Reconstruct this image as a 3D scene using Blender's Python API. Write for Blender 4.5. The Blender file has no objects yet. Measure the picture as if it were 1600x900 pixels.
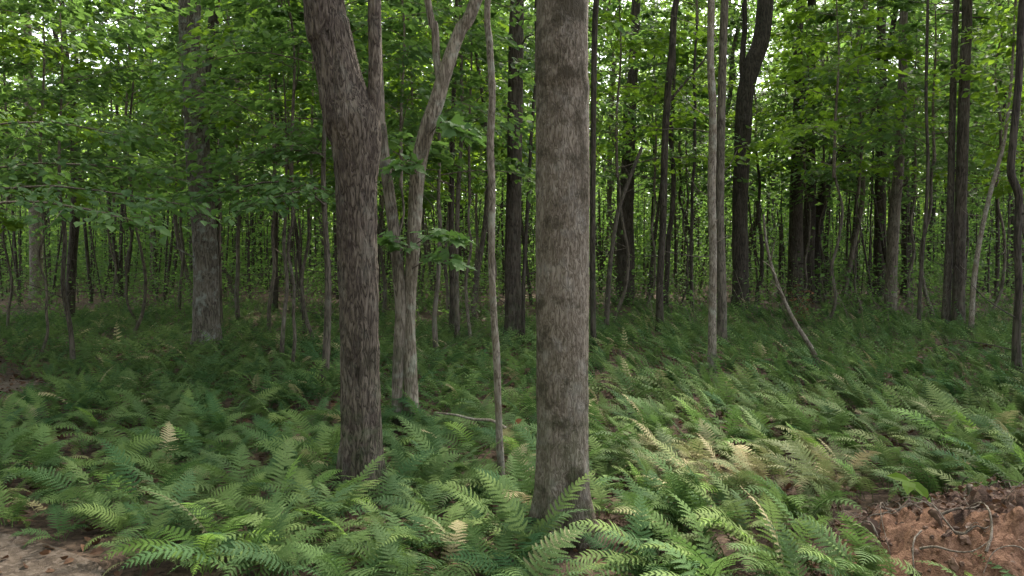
import bpy, math
import numpy as np
from math import radians as R

# ------------------------------------------------------------------ camera, sky, sun, exposure
SC = bpy.context.scene
COL = SC.collection
F_PX, CAM_H = 1256.0, 1.6          # focal length in pixels of the 1600 x 900 photograph; eye height
PITCH = math.atan(50.0 / F_PX)
cam_d = bpy.data.cameras.new('camera'); cam = bpy.data.objects.new('camera', cam_d); COL.objects.link(cam)
cam_d.sensor_width = 36.0; cam_d.lens = 36.0 * F_PX / 1600.0; cam_d.clip_end = 2000.0; cam_d.clip_start = 0.05
cam.location = (0, 0, CAM_H); cam.rotation_euler = (math.pi / 2 - PITCH, 0, 0)
SC.camera = cam

SUN_EL, SUN_AZ = 52.0, 28.0        # azimuth measured from +Y (view direction) towards +X
W = bpy.data.worlds.new('World'); SC.world = W; W.use_nodes = True
wn = W.node_tree.nodes; wl = W.node_tree.links
sky = wn.new('ShaderNodeTexSky'); sky.sky_type = 'NISHITA'; sky.sun_disc = False
sky.sun_elevation = R(SUN_EL); sky.sun_rotation = R(SUN_AZ)
sky.air_density = 1.0; sky.dust_density = 3.0; sky.ozone_density = 1.0
bg = wn['Background']; bg.inputs['Strength'].default_value = 0.15
hs = wn.new('ShaderNodeHueSaturation'); hs.inputs['Saturation'].default_value = 0.35      # thin bright cloud whitens the blue
wl.new(sky.outputs[0], hs.inputs['Color']); wl.new(hs.outputs[0], bg.inputs['Color'])
sd = bpy.data.lights.new('sun', 'SUN'); so = bpy.data.objects.new('sun', sd); COL.objects.link(so)
sd.energy = 3.2; sd.angle = R(3.0); sd.color = (1.0, 0.93, 0.80)
so.rotation_euler = (R(90 - SUN_EL), 0, R(180 - SUN_AZ)); so.location = (10, 20, 40)
SC.view_settings.view_transform = 'Standard'; SC.view_settings.look = 'None'
SC.view_settings.gamma = 1.0; SC.view_settings.use_curve_mapping = False
SC.view_settings.exposure = 2.52
cy = SC.cycles
cy.use_denoising = True
cy.max_bounces = 6; cy.diffuse_bounces = 2; cy.glossy_bounces = 2; cy.transmission_bounces = 4; cy.transparent_max_bounces = 4
cy.caustics_reflective = False; cy.caustics_refractive = False

# ------------------------------------------------------------------ maths helpers
RG = np.random.default_rng(7)
CP, SP = math.cos(PITCH), math.sin(PITCH)

def ray(px, py):
    x = (px - 800.0) / F_PX; y = -(py - 450.0) / F_PX
    return np.array([x, CP + y * SP, -SP + y * CP])

def at(px, py, Y):
    d = ray(px, py); return np.array([0, 0, CAM_H]) + d * (Y / d[1])

def gp(px, py):
    d = ray(px, py); s = -CAM_H / d[2]; return d * s + np.array([0, 0, CAM_H])

def _hash(ix, iy, iz, seed):
    h = (ix.astype(np.int64) * 374761393 + iy.astype(np.int64) * 668265263 + iz.astype(np.int64) * 2147483647 + seed * 1274126177) & 0xffffffff
    h = ((h ^ (h >> 13)) * 1274126177) & 0xffffffff
    h = h ^ (h >> 16)
    return (h & 0xffff) / 65535.0

def vnoise(p, seed=0):
    p = np.asarray(p, float); i = np.floor(p); f = p - i; f = f * f * (3 - 2 * f); i = i.astype(np.int64)
    r = 0
    for dx in (0, 1):
        wx = f[:, 0] if dx else 1 - f[:, 0]
        for dy in (0, 1):
            wy = f[:, 1] if dy else 1 - f[:, 1]
            for dz in (0, 1):
                wz = f[:, 2] if dz else 1 - f[:, 2]
                r = r + wx * wy * wz * _hash(i[:, 0] + dx, i[:, 1] + dy, i[:, 2] + dz, seed)
    return r

def fbm(p, oct=4, seed=0):
    p = np.asarray(p, float); a, s, t = 1.0, 0, 0
    for o in range(oct):
        s = s + a * vnoise(p * (2.0 ** o), seed + o * 17); t += a; a *= 0.5
    return s / t

def gz(x, y):
    """height of the forest floor"""
    x = np.atleast_1d(np.asarray(x, float)); y = np.atleast_1d(np.asarray(y, float))
    p = np.stack([x * 0.35, y * 0.35, np.zeros_like(x)], 1)
    z = (fbm(p, 2, 3) - 0.5) * 0.22
    p2 = np.stack([x * 2.2, y * 2.2, np.zeros_like(x) + 5], 1)
    z = z + (fbm(p2, 2, 9) - 0.5) * 0.05
    fade = np.clip((np.hypot(x, y) - 2.5) / 3.0, 0.25, 1)
    return z * fade

def gz1(x, y): return float(gz(x, y)[0])

def nrm(v):
    v = np.asarray(v, float); return v / (np.linalg.norm(v, axis=-1, keepdims=True) + 1e-12)

# ------------------------------------------------------------------ mesh helpers
class MB:
    """collects vertices / faces (tris and quads) with a material index and optional float attributes"""
    def __init__(s): s.V = []; s.F3 = []; s.F4 = []; s.n = 0; s.A = {}
    def add(s, V, F, mi=0, smooth=True, **attr):
        V = np.asarray(V, float); F = np.asarray(F, np.int64)
        if len(F) == 0: return
        (s.F3 if F.shape[1] == 3 else s.F4).append((F + s.n, mi, smooth))
        s.V.append(V); s.n += len(V)
        for k, val in attr.items():
            s.A.setdefault(k, []).append((s.n - len(V), np.broadcast_to(np.asarray(val, float), (len(V),))))
    def mesh(s, name, mats):
        me = bpy.data.meshes.new(name)
        V = np.concatenate(s.V)
        f3 = np.concatenate([f for f, _, _ in s.F3]) if s.F3 else np.zeros((0, 3), np.int64)
        f4 = np.concatenate([f for f, _, _ in s.F4]) if s.F4 else np.zeros((0, 4), np.int64)
        mi = np.concatenate([np.full(len(f), m) for f, m, _ in s.F3 + s.F4]).astype(np.int32)
        sm = np.concatenate([np.full(len(f), m) for f, _, m in s.F3 + s.F4]).astype(bool)
        loops = np.concatenate([f3.ravel(), f4.ravel()]).astype(np.int32)
        starts = np.concatenate([np.arange(len(f3)) * 3, len(f3) * 3 + np.arange(len(f4)) * 4]).astype(np.int32)
        me.vertices.add(len(V)); me.vertices.foreach_set('co', V.astype(np.float32).ravel())
        me.loops.add(len(loops)); me.loops.foreach_set('vertex_index', loops)
        me.polygons.add(len(starts)); me.polygons.foreach_set('loop_start', starts)
        me.polygons.foreach_set('material_index', mi); me.polygons.foreach_set('use_smooth', sm)
        for k, ch in s.A.items():
            arr = np.zeros(len(V), np.float32)
            for st, val in ch: arr[st:st + len(val)] = val
            at_ = me.attributes.new(k, 'FLOAT', 'POINT'); at_.data.foreach_set('value', arr)
        me.update(calc_edges=True)
        for m in (mats if isinstance(mats, (list, tuple)) else [mats]): me.materials.append(m)
        return me

def link(name, me, parent=None, loc=(0, 0, 0), rot=(0, 0, 0), scale=(1, 1, 1)):
    o = bpy.data.objects.new(name, me); COL.objects.link(o)
    o.location = [float(v) for v in loc]; o.rotation_euler = [float(v) for v in rot]; o.scale = [float(v) for v in scale]
    if parent is not None: o.parent = parent
    return o

def thing(name, label, cat, loc=(0, 0, 0), rotz=0.0, group=None):
    o = link(name, None, None, loc, (0, 0, rotz)); o.empty_display_size = 0.2
    return tag(o, label, cat, group)

def tag(o, label, cat, group=None, kind=None):
    o['label'] = label; o['category'] = cat
    if group: o['group'] = group
    if kind: o['kind'] = kind
    return o

def spline(P, n):
    """Catmull-Rom through the rows of P, n samples"""
    P = np.asarray(P, float)
    if len(P) == 2:
        t = np.linspace(0, 1, n)[:, None]; return P[0] * (1 - t) + P[1] * t
    Q = np.vstack([2 * P[0] - P[1], P, 2 * P[-1] - P[-2]])
    u = np.linspace(0, len(P) - 1 - 1e-9, n); i = u.astype(int); t = (u - i)[:, None]
    a, b, c, d = Q[i], Q[i + 1], Q[i + 2], Q[i + 3]
    return 0.5 * (2 * b + (c - a) * t + (2 * a - 5 * b + 4 * c - d) * t ** 2 + (3 * b - 3 * c + d - a) * t ** 3)

def tube(C, r, seg, close_top=True):
    C = np.asarray(C, float); r = np.broadcast_to(np.asarray(r, float), (len(C),))
    T = nrm(np.gradient(C, axis=0))
    ref = np.array([0., 1., 0.]) if abs(T[:, 1]).mean() < 0.8 else np.array([0., 0., 1.])
    U = nrm(np.cross(ref[None], T)); Vv = np.cross(T, U)
    th = np.arange(seg) * 2 * math.pi / seg
    ring = np.cos(th)[None, :, None] * U[:, None] + np.sin(th)[None, :, None] * Vv[:, None]
    V = (C[:, None] + ring * r[:, None, None]).reshape(-1, 3)
    n = len(C); i = np.arange(n - 1)[:, None] * seg; j = np.arange(seg)[None]; k = (j + 1) % seg
    F = np.stack([i + j, i + k, i + seg + k, i + seg + j], -1).reshape(-1, 4)
    return V, F, ring.reshape(-1, 3)

# ------------------------------------------------------------------ materials
def nodes_of(name):
    m = bpy.data.materials.new(name); m.use_nodes = True
    nt = m.node_tree; return m, nt, nt.nodes, nt.links, nt.nodes['Principled BSDF']

def ramp(nd, stops):
    r = nd.new('ShaderNodeValToRGB'); e = r.color_ramp.elements
    while len(e) < len(stops): e.new(0.5)
    for el, (p, c) in zip(e, stops): el.position = p; el.color = (*c, 1)
    return r

def noise_n(nd, lk, vec, scale, detail=4.0, rough=0.6, dist=0.0):
    n = nd.new('ShaderNodeTexNoise'); n.inputs['Scale'].default_value = scale
    n.inputs['Detail'].default_value = detail; n.inputs['Roughness'].default_value = rough; n.inputs['Distortion'].default_value = dist
    if vec is not None: lk.new(vec, n.inputs['Vector'])
    return n

def bark_mat(name, dark, mid, light, fscale=16.0, stretch=0.13, bump=0.6, lichen=(0.30, 0.33, 0.27), lich_amt=0.25, blot=None, blot_amt=0.0, moss=0.15, dist=0.012, moss_h=1.2):
    m, nt, nd, lk, bs = nodes_of(name)
    tc = nd.new('ShaderNodeTexCoord'); oi = nd.new('ShaderNodeObjectInfo')
    off = nd.new('ShaderNodeVectorMath'); off.operation = 'SCALE'; off.inputs[0].default_value = (37, 53, 71)
    lk.new(oi.outputs['Random'], off.inputs['Scale'])
    ad = nd.new('ShaderNodeVectorMath'); ad.operation = 'ADD'; lk.new(tc.outputs['Object'], ad.inputs[0]); lk.new(off.outputs[0], ad.inputs[1])
    mp = nd.new('ShaderNodeMapping'); mp.inputs['Scale'].default_value = (1, 1, stretch); lk.new(ad.outputs[0], mp.inputs['Vector'])
    def math_(op, x, y=None, z=None, clamp=False):
        n = nd.new('ShaderNodeMath'); n.operation = op; n.use_clamp = clamp
        for q, v in zip(n.inputs, (x, y, z)):
            if v is None: continue
            if isinstance(v, (int, float)): q.default_value = v
            else: lk.new(v, q)
        return n.outputs[0]
    n1 = noise_n(nd, lk, mp.outputs[0], fscale, 2.5, 0.55, 0.9)            # interlacing furrows along the zero line of a stretched noise
    fur = math_('MULTIPLY', math_('ABSOLUTE', math_('SUBTRACT', n1.outputs['Fac'], 0.5)), 7.0, clamp=True)
    nf = noise_n(nd, lk, mp.outputs[0], fscale * 2.6, 4, 0.7, 0.3)          # fibres and flakes on the ridges
    nl = noise_n(nd, lk, ad.outputs[0], 3.2, 3, 0.6)                        # broad mottling
    h_ = math_('MULTIPLY_ADD', math_('POWER', fur, 0.6), 0.5, math_('MULTIPLY', nf.outputs['Fac'], 0.62))
    h_ = math_('ADD', h_, math_('MULTIPLY_ADD', nl.outputs['Fac'], 0.5, -0.31))
    class _H: outputs = [h_]
    mixh = _H
    rp = ramp(nd, [(0.22, dark), (0.5, mid), (0.85, light)]); lk.new(mixh.outputs[0], rp.inputs['Fac'])
    col = rp.outputs['Color']
    def overlay(col, scale, lo, hi, c, amt, vec=ad.outputs[0], extra=None):
        n = noise_n(nd, lk, vec, scale, 5, 0.65)
        r = nd.new('ShaderNodeMapRange'); r.inputs['From Min'].default_value = lo; r.inputs['From Max'].default_value = hi; r.inputs['To Max'].default_value = amt
        lk.new(n.outputs['Fac'], r.inputs['Value']); fac = r.outputs[0]
        if extra is not None:
            mm = nd.new('ShaderNodeMath'); mm.operation = 'MULTIPLY'; lk.new(fac, mm.inputs[0]); lk.new(extra, mm.inputs[1]); fac = mm.outputs[0]
        mx = nd.new('ShaderNodeMix'); mx.data_type = 'RGBA'; lk.new(fac, mx.inputs['Factor']); lk.new(col, mx.inputs['A']); mx.inputs['B'].default_value = (*c, 1)
        return mx.outputs['Result']
    if lich_amt: col = overlay(col, 7.0, 0.52, 0.66, lichen, lich_amt)
    if blot_amt: col = overlay(col, 5.5, 0.50, 0.61, blot, blot_amt)
    if moss:
        sx = nd.new('ShaderNodeSeparateXYZ'); lk.new(tc.outputs['Object'], sx.inputs[0])
        mr = nd.new('ShaderNodeMapRange'); mr.inputs['From Min'].default_value = moss_h; mr.inputs['From Max'].default_value = 0.0; lk.new(sx.outputs['Z'], mr.inputs['Value'])
        col = overlay(col, 9.0, 0.45, 0.62, (0.055, 0.085, 0.03), moss, extra=mr.outputs[0])
    vary = nd.new('ShaderNodeHueSaturation'); lk.new(col, vary.inputs['Color'])
    vm = nd.new('ShaderNodeMapRange'); vm.inputs['To Min'].default_value = 0.75; vm.inputs['To Max'].default_value = 1.25; lk.new(oi.outputs['Random'], vm.inputs['Value'])
    lk.new(vm.outputs[0], vary.inputs['Value'])
    lk.new(vary.outputs[0], bs.inputs['Base Color'])
    bs.inputs['Roughness'].default_value = 0.9; bs.inputs['Specular IOR Level'].default_value = 0.2
    bp = nd.new('ShaderNodeBump'); bp.inputs['Strength'].default_value = bump; bp.inputs['Distance'].default_value = dist
    lk.new(mixh.outputs[0], bp.inputs['Height']); lk.new(bp.outputs[0], bs.inputs['Normal'])
    return m

M_BARK_BROWN = bark_mat('bark_brown', (.022, .016, .012), (.088, .069, .053), (.17, .139, .108), 32, 0.23, 1.0, lich_amt=.10, blot=(.05, .035, .03), blot_amt=.45, moss=.5, dist=.02)
M_BARK_GREY = bark_mat('bark_grey', (.06, .047, .033), (.135, .11, .082), (.215, .182, .143), 50, 0.30, 0.9, lich_amt=.22, lichen=(.34, .33, .30), blot=(.042, .034, .02), blot_amt=.85, moss=.4, dist=.012)
M_BARK_TAN = bark_mat('bark_tan', (.035, .027, .019), (.12, .097, .073), (.23, .195, .152), 28, 0.16, 0.8, lich_amt=.35, blot=(.06, .05, .035), blot_amt=.5, moss=.5)
M_BARK_LICHEN = bark_mat('bark_lichen', (.03, .024, .018), (.11, .092, .072), (.21, .185, .15), 24, 0.2, 0.8, lich_amt=.85, lichen=(.27, .285, .25), blot=(.06, .05, .035), blot_amt=.4, moss=.3)
M_BARK_PALE = bark_mat('bark_pale', (.045, .036, .026), (.13, .108, .083), (.22, .19, .15), 30, 0.3, 0.5, lich_amt=.35, blot=(.10, .075, .05), blot_amt=.5, moss=.2)
M_BARK_DARK = bark_mat('bark_dark', (.012, .009, .007), (.034, .027, .020), (.075, .06, .047), 20, 0.14, 0.8, lich_amt=.3, lichen=(.085, .085, .065), moss=.4)
M_BARK_MID = bark_mat('bark_mid', (.025, .02, .015), (.07, .057, .043), (.13, .108, .084), 22, 0.16, 0.7, lich_amt=.35, lichen=(.15, .15, .12), moss=.4)
M_TWIG = bark_mat('twig_bark', (.04, .03, .022), (.10, .08, .06), (.18, .15, .12), 40, 0.3, 0.3, lich_amt=0, moss=0)

def leaf_mat(name, c_lo, c_hi, trans, tfac=0.45, dry=None, rough=0.55, osc=True):
    """thin leaf: diffuse reflection + translucency, tone varied by leaf (tint attribute) and by plant"""
    m, nt, nd, lk, bs = nodes_of(name)
    at_ = nd.new('ShaderNodeAttribute'); at_.attribute_name = 'tint'
    oa = nd.new('ShaderNodeAttribute'); oa.attribute_type = 'OBJECT'; oa.attribute_name = 'tint'
    s = nd.new('ShaderNodeMath'); s.operation = 'ADD'; lk.new(at_.outputs['Fac'], s.inputs[0]); lk.new(oa.outputs['Fac'], s.inputs[1])
    rp = ramp(nd, [(0.0, c_lo), (1.0, c_hi)]); lk.new(s.outputs[0], rp.inputs['Fac'])
    col = rp.outputs['Color']
    rt = ramp(nd, [(0.0, tuple(v * .75 for v in trans)), (1.0, tuple(v * 1.25 for v in trans))]); lk.new(s.outputs[0], rt.inputs['Fac'])
    tcol = rt.outputs['Color']
    if dry is not None:
        d1 = nd.new('ShaderNodeAttribute'); d1.attribute_name = 'dry'
        d2 = nd.new('ShaderNodeAttribute'); d2.attribute_type = 'OBJECT'; d2.attribute_name = 'dry'
        ds = nd.new('ShaderNodeMath'); ds.operation = 'ADD'; ds.use_clamp = True; lk.new(d1.outputs['Fac'], ds.inputs[0]); lk.new(d2.outputs['Fac'], ds.inputs[1])
        for k in (0, 1):
            mx = nd.new('ShaderNodeMix'); mx.data_type = 'RGBA'; lk.new(ds.outputs[0], mx.inputs['Factor'])
            lk.new(col if k == 0 else tcol, mx.inputs['A']); mx.inputs['B'].default_value = (*dry, 1)
            if k == 0: col = mx.outputs['Result']
            else: tcol = mx.outputs['Result']
    bs.inputs['Roughness'].default_value = rough; bs.inputs['Specular IOR Level'].default_value = 0.12
    lk.new(col, bs.inputs['Base Color'])
    tr = nd.new('ShaderNodeBsdfTranslucent'); lk.new(tcol, tr.inputs['Color'])
    mx = nd.new('ShaderNodeMixShader'); mx.inputs['Fac'].default_value = tfac
    lk.new(bs.outputs[0], mx.inputs[1]); lk.new(tr.outputs[0], mx.inputs[2])
    lk.new(mx.outputs[0], nd['Material Output'].inputs['Surface'])
    return m

M_FERN = leaf_mat('fern_green', (.035, .085, .03), (.125, .185, .05), (.10, .19, .045), 0.25, dry=(.38, .32, .18), rough=.75)
M_FERN_YOUNG = leaf_mat('fern_young', (.12, .22, .05), (.20, .31, .06), (.2, .34, .06), 0.35)
M_LEAF_CANOPY = leaf_mat('canopy_leaf', (.045, .088, .025), (.10, .16, .04), (.23, .37, .055), 0.5)
M_LEAF_UNDER = leaf_mat('understory_leaf', (.042, .085, .03), (.085, .145, .045), (.17, .30, .06), 0.47)
M_LEAF_NEAR = leaf_mat('maple_leaf', (.05, .10, .035), (.10, .165, .055), (.13, .25, .05), 0.38)
M_LEAF_YELLOW = leaf_mat('yellow_green_leaf', (.065, .125, .018), (.11, .18, .022), (.22, .36, .03), 0.5)
M_DEADLEAF = leaf_mat('dead_leaf', (.045, .024, .015), (.18, .10, .06), (.12, .06, .03), 0.15)
M_RUST = leaf_mat('rusty_leaf', (.09, .035, .018), (.20, .085, .04), (.12, .05, .02), 0.2)

def litter_mat(name, cols, scale, bump=0.7):
    m, nt, nd, lk, bs = nodes_of(name)
    tc = nd.new('ShaderNodeTexCoord')
    n0 = noise_n(nd, lk, tc.outputs['Object'], 6, 3)
    wv = nd.new('ShaderNodeVectorMath'); wv.operation = 'MULTIPLY_ADD'; lk.new(n0.outputs['Color'], wv.inputs[0]); wv.inputs[1].default_value = (.12,) * 3; lk.new(tc.outputs['Object'], wv.inputs[2])
    vo = nd.new('ShaderNodeTexVoronoi'); vo.inputs['Scale'].default_value = scale; lk.new(wv.outputs[0], vo.inputs['Vector'])
    sp = nd.new('ShaderNodeSeparateColor'); lk.new(vo.outputs['Color'], sp.inputs[0])
    n1 = noise_n(nd, lk, tc.outputs['Object'], scale * 2.2, 5, .7)
    ad = nd.new('ShaderNodeMath'); ad.operation = 'MULTIPLY_ADD'; lk.new(sp.outputs[0], ad.inputs[0]); ad.inputs[1].default_value = .5
    h = nd.new('ShaderNodeMath'); h.operation = 'MULTIPLY'; h.inputs[1].default_value = .55; lk.new(n1.outputs['Fac'], h.inputs[0]); lk.new(h.outputs[0], ad.inputs[2])
    rp = ramp(nd, cols); lk.new(ad.outputs[0], rp.inputs['Fac']); lk.new(rp.outputs[0], bs.inputs['Base Color'])
    bs.inputs['Roughness'].default_value = .95; bs.inputs['Specular IOR Level'].default_value = .15
    bp = nd.new('ShaderNodeBump'); bp.inputs['Strength'].default_value = bump; bp.inputs['Distance'].default_value = .03
    lk.new(ad.outputs[0], bp.inputs['Height']); lk.new(bp.outputs[0], bs.inputs['Normal'])
    return m

M_FLOOR = litter_mat('leaf_litter_floor', [(.15, (.022, .015, .011)), (.5, (.06, .04, .028)), (.9, (.12, .082, .058))], 22)
M_PATH = litter_mat('path_soil', [(.15, (.035, .025, .018)), (.5, (.085, .064, .048)), (.9, (.15, .118, .095))], 34)
M_EARTH = litter_mat('red_earth', [(.15, (.07, .034, .02)), (.5, (.145, .078, .048)), (.9, (.23, .13, .085))], 40, 0.9)
M_CLOD, _nt, _nd, _lk, _bs = nodes_of('clod_earth'); _bs.inputs['Roughness'].default_value = .95
_oi = _nd.new('ShaderNodeObjectInfo'); _rp = ramp(_nd, [(0, (.055, .032, .022)), (1, (.15, .085, .055))]); _lk.new(_oi.outputs['Random'], _rp.inputs['Fac']); _lk.new(_rp.outputs[0], _bs.inputs['Base Color'])
M_CRUST = litter_mat('dark_humus', [(.15, (.03, .02, .016)), (.5, (.085, .052, .04)), (.9, (.19, .12, .09))], 30, 1.0)

# ------------------------------------------------------------------ the ground
def grid_sheet(name, xs, ys, zf, mat, kind='structure'):
    X, Y = np.meshgrid(xs, ys); x, y = X.ravel(), Y.ravel(); z = zf(x, y)
    nx, ny = len(xs), len(ys); i = np.arange(ny - 1)[:, None] * nx + np.arange(nx - 1)[None]
    F = np.stack([i, i + 1, i + nx + 1, i + nx], -1).reshape(-1, 4)
    mb = MB(); mb.add(np.stack([x, y, z], 1), F)
    o = link(name, mb.mesh(name, mat)); o['kind'] = kind; return o

def dens(lo, hi, n, power): 
    t = np.linspace(-1, 1, n); s = np.sign(t) * np.abs(t) ** power
    return np.where(s < 0, -s * lo, s * hi)
grid_sheet('forest_floor', dens(-420, 420, 200, 2.6), np.sort(dens(-420, 520, 220, 2.6) + 6.0), lambda x, y: gz(x, y) * np.clip(1.3 - np.hypot(x, y - 10) / 120, .0, 1), M_FLOOR)

# edge of the trodden dirt path (its right-hand side), as x for each depth y
PE = np.array([(-3, 1.2), (2.2, 1.1), (3.0, .6), (3.35, -.6), (3.85, -1.75), (4.25, -2.35), (4.6, -3.1), (5.2, -4.1), (6.9, -5.1), (9.3, -5.6), (10.2, -6.0), (11, -7.6), (16, -13)])
def path_edge(y): return np.interp(y, PE[:, 0], PE[:, 1])
# the right-hand heap of dug earth
MC = np.array([2.75, 4.05]); MR = np.array([1.2, 0.66])
def mound_f(x, y):
    q = ((x - MC[0]) / MR[0]) ** 2 + ((y - MC[1]) / MR[1]) ** 2
    return q

def path_patch():
    ys = np.linspace(-3, 16, 150); mb = MB(); V = []; nx = 34
    for y in ys:
        e = path_edge(y) + .25 * (vnoise(np.array([[y * 1.6, 0, 0]]), 5)[0] - .5)
        w = 2.6 if y > 4 else 4.5
        xs = np.linspace(e - w, e, nx)
        zz = gz(xs, np.full(nx, y)) + .006 + .02 * (fbm(np.stack([xs * 5, np.full(nx, y * 5), xs * 0], 1), 3, 4) - .3)
        zz[0] -= .06; zz[-1] -= .06
        V.append(np.stack([xs, np.full(nx, y), zz], 1))
    V = np.concatenate(V); i = np.arange(len(ys) - 1)[:, None] * nx + np.arange(nx - 1)[None]
    F = np.stack([i, i + 1, i + nx + 1, i + nx], -1).reshape(-1, 4); mb.add(V, F)
    o = link('path', mb.mesh('path', M_PATH)); o['kind'] = 'structure'
path_patch()

# ------------------------------------------------------------------ leaves, twigs, crowns
LEAF_T = {
 2: (np.array([[0, 0, 0], [.45, -.36, .10], [1, 0, -.04], [.45, .36, .10]]), np.array([[0, 1, 2], [0, 2, 3]])),
 4: (np.array([[0, 0, 0], [.25, -.30, .07], [.62, -.30, .07], [1, 0, -.10], [.62, .30, .07], [.25, .30, .07], [.5, 0, 0]]),
     np.array([[0, 1, 6], [1, 2, 6], [2, 3, 6], [3, 4, 6], [4, 5, 6], [5, 0, 6]])),
 9: (np.array([[0, 0, 0], [.02, -.22, .03], [.18, -.52, .05], [.33, -.34, .05], [.60, -.47, .04], [.62, -.20, .03], [1.0, 0, -.08],
               [.62, .20, .03], [.60, .47, .04], [.33, .34, .05], [.18, .52, .05], [.02, .22, .03], [.4, 0, 0]]),
     np.array([[i, i + 1, 12] for i in range(11)] + [[11, 0, 12]])),
}
def leaves(mb, P, D, N, S, kind, mi, tint):
    n = len(P)
    if n == 0: return
    T, Fc = LEAF_T[kind]
    D = nrm(D); N = nrm(N - (N * D).sum(1, keepdims=True) * D); B = np.cross(N, D)
    S = np.broadcast_to(S, (n,))
    V = P[:, None] + S[:, None, None] * (T[None, :, 0:1] * D[:, None] + T[None, :, 1:2] * B[:, None] + T[None, :, 2:3] * N[:, None])
    F = (np.arange(n)[:, None, None] * len(T) + Fc[None]).reshape(-1, 3)
    mb.add(V.reshape(-1, 3), F, mi, False, tint=np.repeat(tint, len(T)))

def spray(mb, rng, path, r0, nsec, seclen, nleaf, lsize, kind, droop=.15, tilt=.45, start=.25, wood=True, flat=.25):
    """a leafy bough: main axis, side twigs in a rough plane, leaves on the twigs"""
    C = spline(path, 7); L = np.linalg.norm(np.diff(C, axis=0), axis=1).sum()
    if wood:
        V, F, _ = tube(C, np.linspace(r0, r0 * .25, 7), 4); mb.add(V, F, 0)
    up = np.array([0, 0, 1.])
    for k in range(nsec + 1):
        t = start + (1 - start) * (k + rng.uniform(-.3, .3)) / nsec; t = min(max(t, .05), 1.)
        q = t * 6; i = min(int(q), 5); p = C[i] + (C[i + 1] - C[i]) * (q - i); d = nrm(C[i + 1] - C[i])
        side = 1 if k % 2 else -1
        s = nrm(np.cross(d, up)) * side
        a = rng.uniform(.6, 1.2) if k < nsec else 0
        dd = nrm(d * math.cos(a) + s * math.sin(a) + up * rng.normal(0, flat))
        l = seclen * rng.uniform(.6, 1.15) * (1.1 - .5 * t)
        tw = np.array([p, p + dd * l * .5 + up * .02 * l, p + dd * l - up * droop * l])
        if wood:
            V, F, _ = tube(tw, np.array([r0 * .28, r0 * .2, r0 * .08]), 3); mb.add(V, F, 0)
        m = max(2, int(nleaf * rng.uniform(.7, 1.3)))
        u = rng.uniform(.08, 1.05, m)[:, None]
        P = np.where(u < .5, tw[0] + (tw[1] - tw[0]) * u * 2, tw[1] + (tw[2] - tw[1]) * (u - .5) * 2)
        ang = rng.uniform(-1.3, 1.3, m)
        hd = dd * np.array([1, 1, .3]); hs = nrm(np.cross(hd, up))
        D = hd * np.cos(ang)[:, None] + hs * np.sin(ang)[:, None]
        D[:, 2] -= rng.uniform(.05, .6, m)
        N = np.array([0, 0, 1.]) + rng.normal(0, tilt, (m, 3))
        P = P + rng.normal(0, .025 + .05 * seclen, (m, 3)) * np.array([1, 1, .6])
        leaves(mb, P, D, N, lsize * rng.uniform(.6, 1.2, m), kind, 1, np.clip(rng.normal(.45, .25) + rng.normal(0, .18, m), 0, 1))

def crown_mesh(name, rng, height, spread, nbr, nsec, nleaf, lsize, kind, elev, leafmat, r0=.05, zlo=0.0, shape='oval', flat=.25, wood=M_TWIG):
    mb = MB(); wob = rng.uniform(-.05, .05, (5, 2)) * height
    LC = spline(np.stack([wob[:, 0] * np.linspace(0, 1, 5), wob[:, 1] * np.linspace(0, 1, 5), np.linspace(-.05, height, 5)], 1), 12)
    V, F, _ = tube(LC, np.linspace(r0, r0 * .12, 12), 6); mb.add(V, F, 0)
    for b in range(nbr):
        f = zlo + (1 - zlo) * (b + rng.uniform(0, 1)) / nbr
        i = min(int(f * 11), 10); p = LC[i] + (LC[i + 1] - LC[i]) * (f * 11 - i)
        az = b * 2.39996 + rng.uniform(-.5, .5)
        if shape == 'oval': pr = .35 + .75 * math.sin(math.pi * (f * .85 + .12))
        elif shape == 'cone': pr = 1.1 - .85 * f
        else: pr = rng.uniform(.5, 1.1)
        L = spread * pr * rng.uniform(.65, 1.15)
        e = R(rng.uniform(*elev)); d = np.array([math.cos(az) * math.cos(e), math.sin(az) * math.cos(e), math.sin(e)])
        up = np.array([0, 0, 1.])
        path = np.array([p, p + d * L * .35 + up * .05 * L, p + d * L * .7 + up * .04 * L + rng.normal(0, .05 * L, 3), p + d * L - up * .06 * L + rng.normal(0, .06 * L, 3)])
        spray(mb, rng, path, max(.006, r0 * .35 * (1.1 - f)), nsec, L * .5, nleaf, lsize, kind, flat=flat)
    return mb.mesh(name, [wood, leafmat])

rng = np.random.default_rng(21)
TALL = [crown_mesh('crown', rng, 9.0, 3.6, 34, 8, 16, .17, 2, (10, 55), M_LEAF_CANOPY, .09) for k in range(5)]
MIDC = [crown_mesh('crown', rng, 6.0, 2.3, 30, 7, 15, .125, 2, (-5, 40), M_LEAF_UNDER if k % 2 else M_LEAF_CANOPY, .05, flat=.2) for k in range(6)]
UNDR = [crown_mesh('crown', rng, 3.2, 1.5, 22, 7, 13, .105, 4, (-8, 25), [M_LEAF_UNDER, M_LEAF_UNDER, M_LEAF_YELLOW][k % 3], .022, shape='cone' if k % 2 else 'rand', flat=.12) for k in range(6)]

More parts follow.
